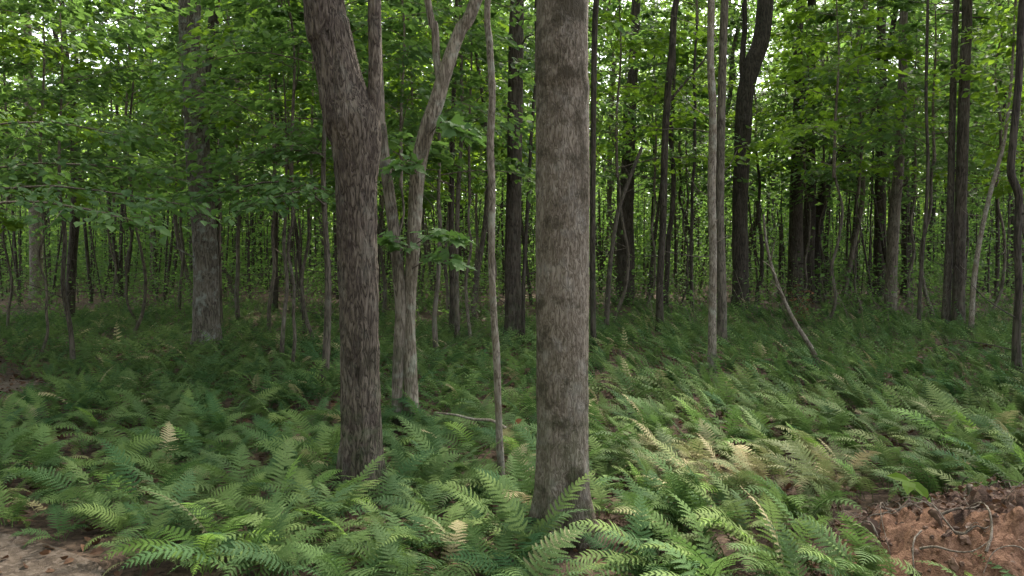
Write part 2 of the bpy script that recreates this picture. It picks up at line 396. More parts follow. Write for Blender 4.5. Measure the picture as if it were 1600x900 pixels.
# ------------------------------------------------------------------ trunks
def trunk_mesh(name, C, r, seg, mat, bark=0.0, bf=(9, 1.2), flare=.25, fl_h=.25, seed=0, twigs=0, rng=None, lobes=5):
    """C: centre line relative to the base; r: radii.  bark: ridge depth as a share of the radius"""
    C = np.asarray(C, float); r = np.asarray(r, float)
    z = C[:, 2] - 0
    fl = 1 + flare * np.exp(-np.clip(z, 0, None) / fl_h)
    V, F, N = tube(C, r * fl, seg)
    n = len(C); rr = np.repeat(r, seg); zz = np.repeat(z, seg); th = np.tile(np.arange(seg) * 2 * math.pi / seg, n)
    lob = np.exp(-np.clip(zz, 0, None) / (fl_h * 1.3)) * flare * .9 * np.cos(th * lobes + seed + np.sin(th * 2 + seed)) 
    disp = lob
    if bark:
        q = np.stack([np.cos(th) * bf[0] * .5, np.sin(th) * bf[0] * .5, zz * bf[1]], 1)
        w = (fbm(q * .8, 2, seed + 50) - .5) * 1.3
        q2 = q + np.stack([w, w, w * .4], 1)
        ridge = np.abs(fbm(q2 * 1.6, 3, seed) - .5) * 2
        lump = fbm(np.stack([np.cos(th), np.sin(th), zz * .9], 1) * 1.3, 3, seed + 9) - .5
        disp = disp + bark * (ridge * 1.5 - .5) + bark * 1.2 * lump
    V = V + N * (rr * disp)[:, None]
    mb = MB(); mb.add(V, F)
    if twigs:
        for k in range(twigs):
            i = rng.integers(int(n * .08), n - 1); a = rng.uniform(0, 6.28); e = rng.uniform(-.2, .7)
            d = np.array([math.cos(a) * math.cos(e), math.sin(a) * math.cos(e), math.sin(e)]); L = rng.uniform(.3, 1.3)
            p = C[i]; tw = spline(np.array([p, p + d * L * .5 + rng.normal(0, .05, 3), p + d * L + rng.normal(0, .1 * L, 3)]), 5)
            V, F, _ = tube(tw, np.linspace(.014, .004, 5) * min(1.5, max(.6, r[0] / .08)), 3); mb.add(V, F)
    return mb.mesh(name, mat)

def px_path(pts, d, extend=None, n=None, below=.12):
    """pixel polyline (x, y, width) at depth d -> world centre line and radii.  First point is at the ground."""
    P = np.array([at(a, b, d) for a, b, *_ in pts]); rad = np.array([w * d / F_PX / 2 for *_, w in pts])
    return P, rad

class TreeSpec: pass
def place_tree(name, label, cat, pts, d, mat, seg=14, rings=60, bark=.06, top=14.0, crown=None, crown_s=1.0, limbs=(), flare=.25, fl_h=.2, group=None, twigs=0, seed=0, bf=(9, 1.2), extra_r=.7):
    """pts: (px, py, width_px) from ground up at depth d; limbs: list of pts lists"""
    P, rad = px_path(pts, d)
    bx, by = P[0, 0], P[0, 1]; bz = gz1(bx, by)
    P[0, 2] = bz - .15
    rng = np.random.default_rng(seed + 300)
    if top is not None and top > P[-1, 2]:
        dirn = P[-1] - P[-2]; dirn = dirn / max(dirn[2], .2)
        h = top - P[-1, 2]; dirn[:2] *= .55
        wig = rng.normal(0, .12, 3); wig[2] = 0
        mid = P[-1] + dirn * h * .5 + wig; dirn[:2] *= .4
        P = np.vstack([P, mid, P[-1] + dirn * h]); rad = np.concatenate([rad, [rad[-1] * (1 + extra_r) / 2, rad[-1] * extra_r * .8]])
    base = np.array([bx, by, bz])
    C = spline(P - base, rings); rr = np.interp(np.linspace(0, len(P) - 1, rings), np.arange(len(P)), rad)
    t = thing(name, label, cat, base, 0, group)
    link('trunk', trunk_mesh('trunk', C, rr, seg, mat, bark, bf, flare, fl_h, seed, twigs, rng), t)
    for lp in limbs:
        spec = dict(top=None)
        if isinstance(lp, dict): spec.update(lp); lp = spec['pts']
        Q = np.array([at(a, b, d + (spec.get('dy', 0))) for a, b, *_ in lp]); lr = np.array([w * d / F_PX / 2 for *_, w in lp])
        if spec['top']:
            dirn = Q[-1] - Q[-2]; dirn = dirn / max(dirn[2], .25); h = spec['top'] - Q[-1, 2]
            Q = np.vstack([Q, Q[-1] + dirn * h * np.array([.6, .6, 1])]); lr = np.append(lr, lr[-1] * .6)
            top_pt = Q[-1] - base
            if spec.get('crown') is not None:
                link('crown', spec['crown'], t, top_pt - np.array([0, 0, .1]), (0, 0, rng.uniform(0, 6)), (spec.get('cs', .8),) * 3)
        nC = max(10, rings // 2)
        LC = spline(Q - base, nC); lrr = np.interp(np.linspace(0, len(Q) - 1, nC), np.arange(len(Q)), lr)
        link('limb', trunk_mesh('limb', LC, lrr, max(6, seg * 2 // 3), mat, bark, bf, 0, .2, seed + 5), t)
    if crown is not None:
        link('crown', crown, t, C[-1] - np.array([0, 0, .15]), (0, 0, rng.uniform(0, 6.28)), (crown_s,) * 3)
    return t, base

def depth(py): return gp(800, py)[1]

# --- the two thick trunks in front
T_L, B_L = place_tree('hardwood_tree', 'thick rough brown trunk leaning left above a knotty fork', 'tree',
    [(565, 790, 62), (564, 740, 60), (564, 650, 60), (562, 560, 60), (560, 450, 61), (557, 350, 62), (556, 280, 64), (557, 225, 77), (549, 188, 87), (536, 145, 71), (524, 90, 65), (514, 40, 63), (505, -10, 62)],
    5.25, M_BARK_BROWN, seg=116, rings=400, bark=.11, bf=(20, 2.6), top=9.0, crown=TALL[0], crown_s=1.0, flare=.42, fl_h=.2, seed=11,
    limbs=[dict(pts=[(570, 235, 34), (579, 190, 28), (585, 140, 21), (586, 80, 20), (585, 0, 20)], top=8.0, crown=MIDC[0], cs=.8)])
T_R, B_R = place_tree('hardwood_tree', 'thickest straight pale grey-brown trunk with dark bark blotches', 'tree',
    [(884, 858, 84), (882, 800, 82), (880, 700, 80), (879, 600, 81), (879, 450, 84), (879, 300, 84), (879, 150, 82), (879, 0, 80)],
    4.45, M_BARK_GREY, seg=124, rings=400, bark=.055, bf=(26, 3.0), top=9.5, crown=TALL[1], crown_s=1.05, flare=.42, fl_h=.17, seed=23)
# surface roots of the pale trunk
for q in ([(905, 850, 20), (925, 858, 13), (945, 868, 9), (960, 882, 5)], [(860, 862, 18), (842, 872, 10), (826, 884, 5)]):
    Q = np.array([gp(a, b) for a, b, _ in q]); Q[:, 2] = [gz1(a, b) + w * .0012 for (a, b), (_, _, w) in zip(Q[:, :2], q)]
    Q[0, 2] += .05; Q[-1, 2] -= .03
    LC = spline(Q - B_R, 16); rr = np.interp(np.linspace(0, len(q) - 1, 16), np.arange(len(q)), [w * 4.4 / F_PX / 2 for *_, w in q])
    link('root', trunk_mesh('root', LC, rr, 10, M_BARK_GREY, .1, (6, 3), 0, .2, 3), T_R)

# --- the twin-stemmed tree with the leafy sprig
T_T, B_T = place_tree('hardwood_tree', 'slim tan tree with two stems parting in a narrow V', 'tree',
    [(644, 668, 25), (642, 620, 23), (640, 560, 23), (638, 510, 22), (640, 460, 21), (645, 400, 21), (648, 340, 22), (654, 260, 24), (668, 200, 25), (682, 160, 24), (695, 115, 22), (718, 50, 20), (746, -5, 19)],
    7.5, M_BARK_TAN, seg=40, rings=200, bark=.08, bf=(8, 2.5), top=7.5, crown=MIDC[1], crown_s=.9, flare=.15, fl_h=.15, seed=31,
    limbs=[dict(pts=[(620, 672, 19), (621, 600, 17), (624, 530, 18), (626, 480, 18), (620, 400, 19), (612, 330, 18), (603, 265, 17), (596, 200, 16), (592, 120, 14)], top=7.0, crown=MIDC[2], cs=.8, dy=-.04),
           dict(pts=[(690, 135, 14), (682, 90, 12), (679, 40, 12), (668, 0, 11)], top=6.5, crown=MIDC[3], cs=.7, dy=.03)])

# sprig of large maple leaves on the twin-stemmed tree
def sprig(parent, base, pts, d, seed, lsize=.13, nsec=7, seclen=.22, nl=5, mat=M_LEAF_NEAR):
    rng = np.random.default_rng(seed); mb = MB()
    P = np.array([at(a, b, dd) for a, b, dd in pts]) - base
    spray(mb, rng, P, .006, nsec, seclen, nl, lsize, 9, tilt=.5, start=.3)
    link('sprig', mb.mesh('sprig', [M_TWIG, mat]), parent)
sprig(T_T, B_T, [(645, 385, 7.45), (665, 372, 7.3), (690, 365, 7.2), (712, 372, 7.1)], 7.5, 3, .12)
sprig(T_T, B_T, [(643, 420, 7.45), (665, 408, 7.3), (690, 398, 7.15), (703, 405, 7.05)], 7.5, 4, .115, 5)
sprig(T_T, B_T, [(642, 400, 7.45), (632, 385, 7.3), (620, 378, 7.2)], 7.5, 5, .13, 4)
sprig(T_T, B_T, [(655, 260, 7.5), (640, 250, 7.3), (630, 262, 7.2)], 7.5, 6, .13, 5)
sprig(T_T, B_T, [(668, 215, 7.5), (690, 190, 7.3), (712, 195, 7.2), (730, 205, 7.1)], 7.5, 7, .13, 7)

# --- other trees that can be recognised one by one
NT = [
 ('sapling_tree', 'very thin crooked pale stem between the two thick trunks', 'sapling', [(787, 770, 12), (782, 715, 12), (779, 650, 11), (776, 560, 12), (771, 480, 11), (768, 400, 11), (769, 300, 11), (766, 230, 12), (769, 150, 11), (765, 70, 11), (762, 0, 10)], 5.43, M_BARK_PALE, dict(seg=20, rings=160, bark=.12, bf=(5, 6), top=5.2, crown=UNDR[0], crown_s=.8, flare=.15)),
 ('hardwood_tree', 'dark upright trunk just behind the very thin crooked pale stem', 'tree', [(803, 545, 32), (803, 500, 28), (801, 400, 25), (804, 250, 24), (806, 100, 24), (808, 0, 22)], 14.5, M_BARK_DARK, dict(seg=24, rings=100, top=10, crown=TALL[2], crown_s=.9, twigs=8)),
 ('hardwood_tree', 'stout trunk with whitish lichen round its foot among left ferns', 'tree', [(323, 560, 44), (322, 500, 40), (322, 420, 38), (317, 330, 37), (310, 250, 36), (303, 120, 35), (297, 0, 33)], 13.5, M_BARK_LICHEN, dict(seg=40, rings=140, bark=.08, bf=(10, 2.5), top=10, crown=TALL[3], crown_s=1., twigs=6)),
 ('hardwood_tree', 'dark narrow trunk tight behind the lichen-footed trunk', 'tree', [(338, 520, 20), (336, 400, 19), (334, 250, 18), (330, 100, 17), (336, 0, 16)], 16.5, M_BARK_DARK, dict(seg=16, rings=60, top=11, crown=TALL[4], crown_s=.8, twigs=6)),
 ('hardwood_tree', 'dark trunk splitting into several upright stems against bright sky', 'tree', [(108, 500, 15), (112, 420, 14), (118, 320, 14), (116, 230, 13), (107, 140, 12), (101, 70, 9), (97, 0, 8)], 19.5, M_BARK_DARK, dict(seg=14, rings=60, top=11, crown=MIDC[4], crown_s=1., twigs=8, limbs=[[(112, 190, 9), (120, 110, 7), (114, 40, 6), (112, -40, 5)], [(104, 110, 8), (88, 60, 7), (78, 0, 6), (74, -50, 5)], [(110, 160, 6), (135, 70, 5), (148, 30, 4)]])),
 ('hardwood_tree', 'pale patchy trunk standing far back beside sunlit yellow leaves', 'tree', [(58, 460, 20), (54, 300, 18), (48, 180, 16), (42, 60, 15), (38, 0, 14)], 30.0, M_BARK_PALE, dict(seg=14, rings=50, top=16, crown=TALL[0], crown_s=.8)),
 ('sapling_tree', 'thin wavy dark stem rising at the foot of the far right ferns', 'sapling', [(1592, 600, 16), (1588, 540, 13), (1592, 450, 11), (1590, 380, 11), (1592, 310, 12), (1580, 270, 12), (1583, 220, 11), (1592, 120, 11), (1598, 0, 11)], 10.1, M_BARK_DARK, dict(seg=18, rings=90, top=7, crown=MIDC[5], crown_s=.7, twigs=6)),
 ('sapling_tree', 'thin straight mottled grey stem beside a slightly thicker smooth one', 'sapling', [(1112, 592, 13), (1113, 500, 13), (1114, 400, 12), (1112, 300, 13), (1114, 180, 12), (1110, 90, 11), (1111, 0, 11)], 10.5, M_BARK_PALE, dict(seg=18, rings=100, bark=.12, bf=(5, 4), top=7.5, crown=MIDC[0], crown_s=.75, twigs=5)),
 ('sapling_tree', 'smooth grey stem paired close with the thin mottled one', 'sapling', [(1128, 545, 16), (1128, 450, 14), (1125, 330, 13), (1127, 180, 13), (1132, 0, 12)], 14.0, M_BARK_MID, dict(seg=18, rings=80, top=9, crown=MIDC[1], crown_s=.8, twigs=5)),
 ('hardwood_tree', 'dark trunk forking high into a thick right limb and thin upright', 'tree', [(1157, 480, 28), (1157, 420, 25), (1156, 330, 24), (1160, 230, 25), (1164, 150, 26), (1176, 100, 27), (1190, 60, 26), (1196, 0, 25)], 23.0, M_BARK_DARK, dict(seg=20, rings=90, bark=.08, top=15, crown=TALL[1], crown_s=.9, twigs=6, limbs=[dict(pts=[(1162, 140, 12), (1160, 90, 9), (1164, 40, 8), (1163, 0, 8)], top=12, crown=MIDC[2], cs=.8)])),
 ('sapling_tree', 'dark slender stem curving gently right towards its leafy top', 'sapling', [(1032, 515, 13), (1031, 450, 11), (1036, 350, 11), (1038, 250, 11), (1043, 150, 11), (1050, 80, 11), (1057, 0, 10)], 17.0, M_BARK_DARK, dict(seg=12, rings=60, top=10, crown=MIDC[3], crown_s=.8, twigs=8, limbs=[[(1040, 165, 5), (1065, 135, 4), (1095, 100, 3), (1108, 80, 2)]])),
 ('hardwood_tree', 'gnarled dark trunk fading into leaves right of the thickest trunk', 'tree', [(977, 470, 30), (978, 400, 27), (978, 320, 24), (982, 240, 20), (986, 160, 17), (992, 60, 15), (994, 0, 14)], 26.0, M_BARK_DARK, dict(seg=16, rings=60, top=15, crown=TALL[2], crown_s=.8, twigs=10)),
 ('sapling_tree', 'slim stem sweeping up right beside the thickest trunk', 'sapling', [(946, 520, 9), (950, 460, 8), (955, 400, 7), (966, 330, 7), (985, 275, 6), (1003, 230, 5)], 16.5, M_BARK_MID, dict(seg=10, rings=50, top=None, twigs=5)),
 ('sapling_tree', 'thin dark stem almost hidden behind the edge of the thickest trunk', 'sapling', [(927, 560, 9), (926, 400, 9), (927, 200, 9), (929, 60, 9), (932, 0, 9)], 12.5, M_BARK_DARK, dict(seg=10, rings=50, top=8, crown=UNDR[1], crown_s=1.2, twigs=3)),
 ('hardwood_tree', 'stout black trunk leading the clump around the rusty dead twig', 'tree', [(1243, 478, 28), (1243, 420, 24), (1244, 330, 21), (1247, 230, 20), (1249, 120, 16), (1247, 60, 14)], 27.0, M_BARK_DARK, dict(seg=14, rings=60, top=16, crown=TALL[3], crown_s=.9, twigs=8)),
 ('hardwood_tree', 'second black trunk of the clump around the rusty dead twig', 'tree', [(1262, 476, 24), (1262, 400, 20), (1266, 300, 18), (1264, 180, 16), (1268, 60, 14)], 28.0, M_BARK_DARK, dict(seg=14, rings=60, top=15, crown=TALL[4], crown_s=.8, twigs=6)),
 ('hardwood_tree', 'black trunk bending hard right out of the clump', 'tree', [(1272, 470, 20), (1273, 390, 18), (1280, 330, 19), (1296, 270, 18), (1320, 235, 17), (1350, 190, 13), (1375, 130, 9)], 28.5, M_BARK_DARK, dict(seg=14, rings=60, top=14, crown=MIDC[4], crown_s=1., twigs=4)),
 ('hardwood_tree', 'straight dark trunk beside a twin with brighter foot', 'tree', [(1374, 470, 21), (1375, 380, 18), (1376, 260, 17), (1378, 150, 15), (1377, 30, 13)], 28.0, M_BARK_DARK, dict(seg=14, rings=50, top=16, crown=TALL[0], crown_s=.8, twigs=6)),
 ('hardwood_tree', 'dark trunk with brighter bark at its foot leaning slightly right', 'tree', [(1391, 492, 20), (1393, 420, 17), (1398, 330, 17), (1405, 250, 15), (1410, 130, 13), (1412, 20, 12)], 21.5, M_BARK_MID, dict(seg=14, rings=50, top=13, crown=TALL[1], crown_s=.8, twigs=6)),
 ('hardwood_tree', 'short-looking dark trunk behind the pair with brighter foot', 'tree', [(1418, 455, 19), (1417, 380, 15), (1414, 280, 13), (1412, 160, 11)], 33.0, M_BARK_DARK, dict(seg=12, rings=50, top=15, crown=TALL[2], crown_s=.8)),
 ('hardwood_tree', 'slim left stem of the tall close pair on bare leaf litter', 'tree', [(1477, 515, 14), (1481, 430, 12), (1485, 330, 11), (1487, 220, 10), (1490, 120, 10), (1495, 0, 9)], 17.2, M_BARK_MID, dict(seg=16, rings=70, top=11, crown=MIDC[5], crown_s=.9, twigs=7)),
 ('hardwood_tree', 'thicker dark stem of the tall close pair on bare leaf litter', 'tree', [(1498, 520, 21), (1498, 450, 18), (1501, 330, 17), (1505, 200, 17), (1508, 100, 16), (1511, 0, 15)], 17.0, M_BARK_DARK, dict(seg=20, rings=80, bark=.08, top=12, crown=TALL[3], crown_s=.85, twigs=8)),
 ('sapling_tree', 'thin whitish crooked stem leaning right past the tall close pair', 'sapling', [(1517, 528, 8), (1520, 460, 8), (1524, 420, 8), (1532, 370, 7), (1545, 310, 7), (1556, 270, 6), (1570, 215, 5)], 15.8, M_BARK_PALE, dict(seg=10, rings=60, top=6.5, crown=UNDR[2], crown_s=1., twigs=4)),
 ('sapling_tree', 'thin sinuous dark stem standing alone on a patch of brown litter', 'sapling', [(1436, 522, 8), (1437, 470, 6), (1441, 400, 6), (1447, 330, 6), (1450, 250, 5), (1447, 150, 5)], 16.4, M_BARK_DARK, dict(seg=8, rings=50, top=9, crown=UNDR[3], crown_s=1.4, twigs=5)),
 ('sapling_tree', 'dark thin stem behind the leafy sprig of the twin-stemmed tree', 'sapling', [(707, 520, 11), (707, 450, 9), (705, 380, 9), (706, 300, 8), (708, 180, 7), (712, 60, 6)], 16.5, M_BARK_DARK, dict(seg=10, rings=50, top=9, crown=MIDC[0], crown_s=.7, twigs=6)),
 ('sapling_tree', 'thin grey stem touching the dark one behind the leafy sprig', 'sapling', [(716, 545, 9), (714, 480, 8), (713, 400, 7), (716, 300, 7), (722, 180, 6)], 14.5, M_BARK_MID, dict(seg=10, rings=50, top=8, crown=UNDR[4], crown_s=1.3, twigs=6)),
 ('sapling_tree', 'thin stem bowing right between leafy sprig and dark upright trunk', 'sapling', [(738, 505, 11), (744, 440, 9), (752, 390, 8), (760, 330, 8), (762, 260, 7), (758, 180, 6)], 18.5, M_BARK_MID, dict(seg=10, rings=50, top=9, crown=MIDC[1], crown_s=.7, twigs=6)),
 ('sapling_tree', 'hair-thin dark stem leaning on the dark upright trunk', 'sapling', [(818, 545, 6), (818, 450, 6), (824, 330, 6), (831, 200, 5), (838, 100, 4)], 14.3, M_BARK_DARK, dict(seg=8, rings=40, top=7, crown=UNDR[5], crown_s=1., twigs=3)),
 ('sapling_tree', 'thin dark stem right of the lichen-footed trunk with low leaves', 'sapling', [(478, 520, 7), (472, 450, 6), (464, 370, 6), (452, 290, 5), (445, 200, 5)], 15.5, M_BARK_DARK, dict(seg=8, rings=40, top=5.5, crown=UNDR[0], crown_s=1.2, twigs=5)),
]
SHORT = ['very thin crooked pale stem', 'dark upright trunk', 'lichen-footed trunk', 'narrow trunk behind the lichen-footed one', 'many-stemmed dark trunk', 'pale patchy far trunk', 'wavy dark stem', 'thin mottled grey stem', 'smooth grey stem', 'high-forking dark trunk', 'right-curving dark stem', 'gnarled dark trunk', 'right-sweeping slim stem', 'half-hidden thin dark stem', 'leading black trunk of the clump', 'second black trunk of the clump', 'black trunk bending right', 'straight dark trunk', 'dark trunk with brighter foot', 'short-looking dark trunk', 'slim stem of the tall pair', 'thicker stem of the tall pair', 'whitish crooked stem', 'sinuous stem on brown litter', 'dark stem behind the sprig', 'grey stem behind the sprig', 'bowing thin stem', 'hair-thin dark stem', 'thin dark stem with low leaves']
NEAR_NAMES = []
TREE_NAMES = [('leaning brown trunk', B_L), ('thickest pale trunk', B_R), ('twin-stemmed tree', B_T)]
EXCL = [(B_L[0], B_L[1], .26), (B_R[0], B_R[1], .26), (B_T[0], B_T[1], .2)]
USED = [(B_L[0], B_L[1]), (B_R[0], B_R[1]), (B_T[0], B_T[1])]
for k, (nm, lab, cat, pts, d, mat, kw) in enumerate(NT):
    t, b = place_tree(nm, lab, cat, pts, d, mat, seed=60 + k * 7, **kw)
    USED.append((b[0], b[1])); EXCL.append((b[0], b[1], .12)); TREE_NAMES.append((SHORT[k], b))
    if d < 11: NEAR_NAMES.append((SHORT[k], b))

# dead pole leaning over the ferns
Q = np.array([at(1291, 588, 10.7), at(1268, 545, 10.75), at(1240, 500, 10.9), at(1218, 452, 11.0), at(1204, 410, 11.05), at(1196, 370, 11.1), at(1193, 335, 11.1)])
base = np.array([Q[0, 0], Q[0, 1], gz1(Q[0, 0], Q[0, 1])]); Q[0, 2] = base[2] - .05
t = thing('dead_pole', 'bare dead pole leaning left over the ferns', 'dead tree', base)
link('trunk', trunk_mesh('trunk', spline(Q - base, 50), np.linspace(.036, .016, 50), 12, M_BARK_PALE, .15, (5, 5), 0, .2, 7), t)
for (a, b) in (((1225, 465), (1205, 440)), ((1212, 430), (1192, 408)), ((1204, 410), (1212, 372))):
    p0 = at(*a, 10.95) - base; p1 = at(*b, 10.8) - base
    link('twig', trunk_mesh('twig', spline(np.array([p0, (p0 + p1) / 2 + [0, 0, .03], p1]), 8), np.linspace(.012, .004, 8), 5, M_BARK_PALE, 0, flare=0), t)

# --- the understory saplings whose leaves fill the middle distance
STEMS = []
for k in range(6):
    h = [2.2, 2.6, 3.0, 1.8, 2.4, 3.4][k]; n = 24; z = np.linspace(-.1, h, n)
    wx = (fbm(np.stack([z * .9, z * 0 + k, z * 0], 1), 2, 40 + k) - .5) * .35; wy = (fbm(np.stack([z * .9, z * 0 + k, z * 0 + 9], 1), 2, 80 + k) - .5) * .35
    wx -= wx[0]; wy -= wy[0]
    C = np.stack([wx, wy, z], 1)
    STEMS.append((trunk_mesh('trunk', C, np.linspace(.034, .022, n), 8, M_BARK_MID, .1, (5, 3), .3, .1, k, 4, np.random.default_rng(k)), C[-1]))

def near_tree(x, y): return min(TREE_NAMES, key=lambda q: (q[1][0] - x) ** 2 + (q[1][1] - y) ** 2)[0]
def sapling(px, d, hb, si, ci, cs, label, group, rng):
    x = (px - 800) / F_PX * d; z = gz1(x, d); me, tip = STEMS[si]
    s = hb / tip[2]; label = ('yellow-green leafy ' if ci in (2, 5) else 'mid-green leafy ') + ('young sapling' if cs < 1.5 else 'tall sapling') + ' standing closest to the ' + near_tree(x, d)
    group = 'leafy saplings: ' + label
    t = thing('sapling_tree', label, 'sapling', (x, d, z), rng.uniform(0, 6.28), group)
    link('trunk', me, t, (0, 0, 0), (0, 0, 0), (s, s, s))
    link('crown', UNDR[ci], t, tip * s - np.array([0, 0, .05]), (0, 0, rng.uniform(0, 6.28)), (cs, cs, cs * rng.uniform(.85, 1.15)))
    USED.append((x, d)); EXCL.append((x, d, .05))

rng = np.random.default_rng(5)
GL = 'leafy understory saplings on the left'; GC = 'leafy understory saplings in the middle'; GR = 'leafy understory saplings on the right'
LL = 'leafy sapling spreading layers of leaves around the lichen-footed trunk'
LM = 'leafy sapling filling the gaps behind the twin-stemmed tree'
LR = 'slim leafy sapling in the bright woods behind the leaning dead pole'
# (px, depth, height of lowest leaves, crown scale)
for (px, d, hb, cs) in [(-60, 10.5, 2.2, 1.3), (60, 12, 2.4, 1.4), (110, 11, 2.5, 1.1), (205, 14.5, 2.6, 1.3), (440, 12, 2.3, 1.1), (455, 10.5, 2.5, 1.3), (10, 16, 2.6, 1.5), (215, 17, 3.0, 1.7), (420, 16, 2.8, 1.7), (490, 14, 2.8, 1.5), (370, 19, 3.0, 1.9), (280, 21, 3.2, 1.9), (-80, 18, 3, 1.8), (180, 24, 3.2, 2.0), (470, 22, 3.2, 2.0)]:
    sapling(px, d, hb, rng.integers(6), [0, 1, 3, 4, 2][rng.integers(5)], cs, LL, GL, rng)
for (px, d, hb, cs) in [(610, 11, 2.6, 1.2), (680, 12.5, 2.4, 1.3), (735, 14, 2.6, 1.4), (640, 16, 2.9, 1.6), (700, 19, 3.2, 1.8), (770, 18, 3.4, 1.6), (600, 21, 3, 1.9), (850, 22, 3.5, 1.8), (745, 25, 3.4, 2.1), (660, 27, 3.5, 2.2)]:
    sapling(px, d, hb, rng.integers(6), rng.integers(6), cs, LM, GC, rng)
for (px, d, hb, cs) in [(960, 19, 3.6, 1.7), (1010, 23, 3.6, 1.8), (1065, 25, 4.0, 1.7), (1165, 27, 3.6, 2.0), (1250, 25, 3.9, 1.7), (1300, 19, 3.6, 1.8), (1345, 23, 3.5, 2.0), (1420, 24, 3.7, 2.0), (1460, 19, 4.0, 1.7), (1550, 20, 3.4, 1.9), (1640, 16, 3.2, 1.7), (1590, 24, 3.4, 2.0), (1290, 28, 3.6, 2.3), (1380, 29, 3.6, 2.3), (990, 29, 3.8, 2.2), (1110, 30, 3.6, 2.3), (1500, 28, 3.6, 2.2)]:
    sapling(px, d, hb, rng.integers(6), rng.integers(6), cs, LR, GR, rng)

# --- low maple whose long flat boughs reach in from the left
def low_maple(label, bx_px, d, boughs, seed, stem_top, group=None):
    rng = np.random.default_rng(seed); x = (bx_px - 800) / F_PX * d; b = np.array([x, d, gz1(x, d)])
    t = thing('maple_sapling', label, 'sapling', b, 0, group)
    C = spline(np.array([[0, 0, -.1], [.05, .03, 1.2], [0, .05, 2.4], [.06, 0, stem_top]]), 40)
    link('trunk', trunk_mesh('trunk', C, np.linspace(.05, .02, 40), 12, M_BARK_MID, .1, (5, 3), .3, .1, seed), t)
    for pts in boughs:
        P = np.array([at(*q) for q in pts]) - b
        P = np.vstack([[0.02, .02, P[0, 2] - .12], P])
        mb = MB(); spray(mb, rng, P, .016, 15, .62, 15, .115, 4, droop=.18, tilt=.3, start=.12, flat=.10)
        link('bough', mb.mesh('bough', [M_TWIG, M_LEAF_NEAR]), t)
    link('crown', UNDR[1], t, C[-1], (0, 0, 1), (1.1,) * 3)
    USED.append((x, d))
low_maple('maple with long flat bluish-green boughs reaching over the ferns', -130, 8.3,
    [[(-40, 300, 8.2), (80, 290, 8.0), (200, 305, 7.9), (285, 320, 7.8)], [(-60, 270, 8.6), (60, 255, 8.8), (190, 262, 9.0), (300, 285, 9.0)], [(-20, 320, 7.6), (60, 315, 7.4), (150, 330, 7.2), (210, 345, 7.0)], [(-50, 200, 8.5), (80, 190, 8.6), (200, 215, 8.8)]], 71, 4.4)
low_maple('slight maple with drooping bluish-green leaves beside the leaning brown trunk', 505, 9.4,
    [[(470, 285, 9.2), (410, 285, 9.0), (350, 300, 8.9), (290, 315, 8.8)], [(480, 300, 9.0), (440, 305, 8.6), (400, 320, 8.3)], [(500, 240, 9.4), (440, 235, 9.5), (380, 250, 9.6)]], 72, 3.6)

# --- the crowd of slim trees behind
GT = []
rng = np.random.default_rng(99)
for k in range(8):
    h = 9.0; n = 40; z = np.linspace(-.15, h, n)
    amp = [.3, .8, .5, 1.0, .4, .6, .9, .35][k]
    wx = (fbm(np.stack([z * .32, z * 0 + k * 3.3, z * 0], 1), 3, 140 + k) - .5) * amp * 1.6; wy = (fbm(np.stack([z * .32, z * 0 + k, z * 0 + 4], 1), 3, 180 + k) - .5) * amp
    wx -= wx[1]; wy -= wy[1]
    C = np.stack([wx, wy, z], 1)
    GT.append((trunk_mesh('trunk', C, np.linspace(.10, .062, n), 9, [M_BARK_DARK, M_BARK_MID][k % 3 == 0], .08, (6, 1.5), .3, .2, k, 9, rng), C[-1]))

def generic_tree(x, d, thick, hs, gi, crown, cs, label, group, rng):
    z = gz1(x, d); me, tip = GT[gi]
    t = thing('forest_tree', label, 'tree', (x, d, z), rng.uniform(0, 6.28), group)
    link('trunk', me, t, (0, 0, 0), (0, 0, 0), (thick, thick, hs))
    link('crown', crown, t, (tip[0] * thick, tip[1] * thick, (tip[2] - .2) * hs), (0, 0, rng.uniform(0, 6.28)), (cs, cs, cs * rng.uniform(.9, 1.2)))

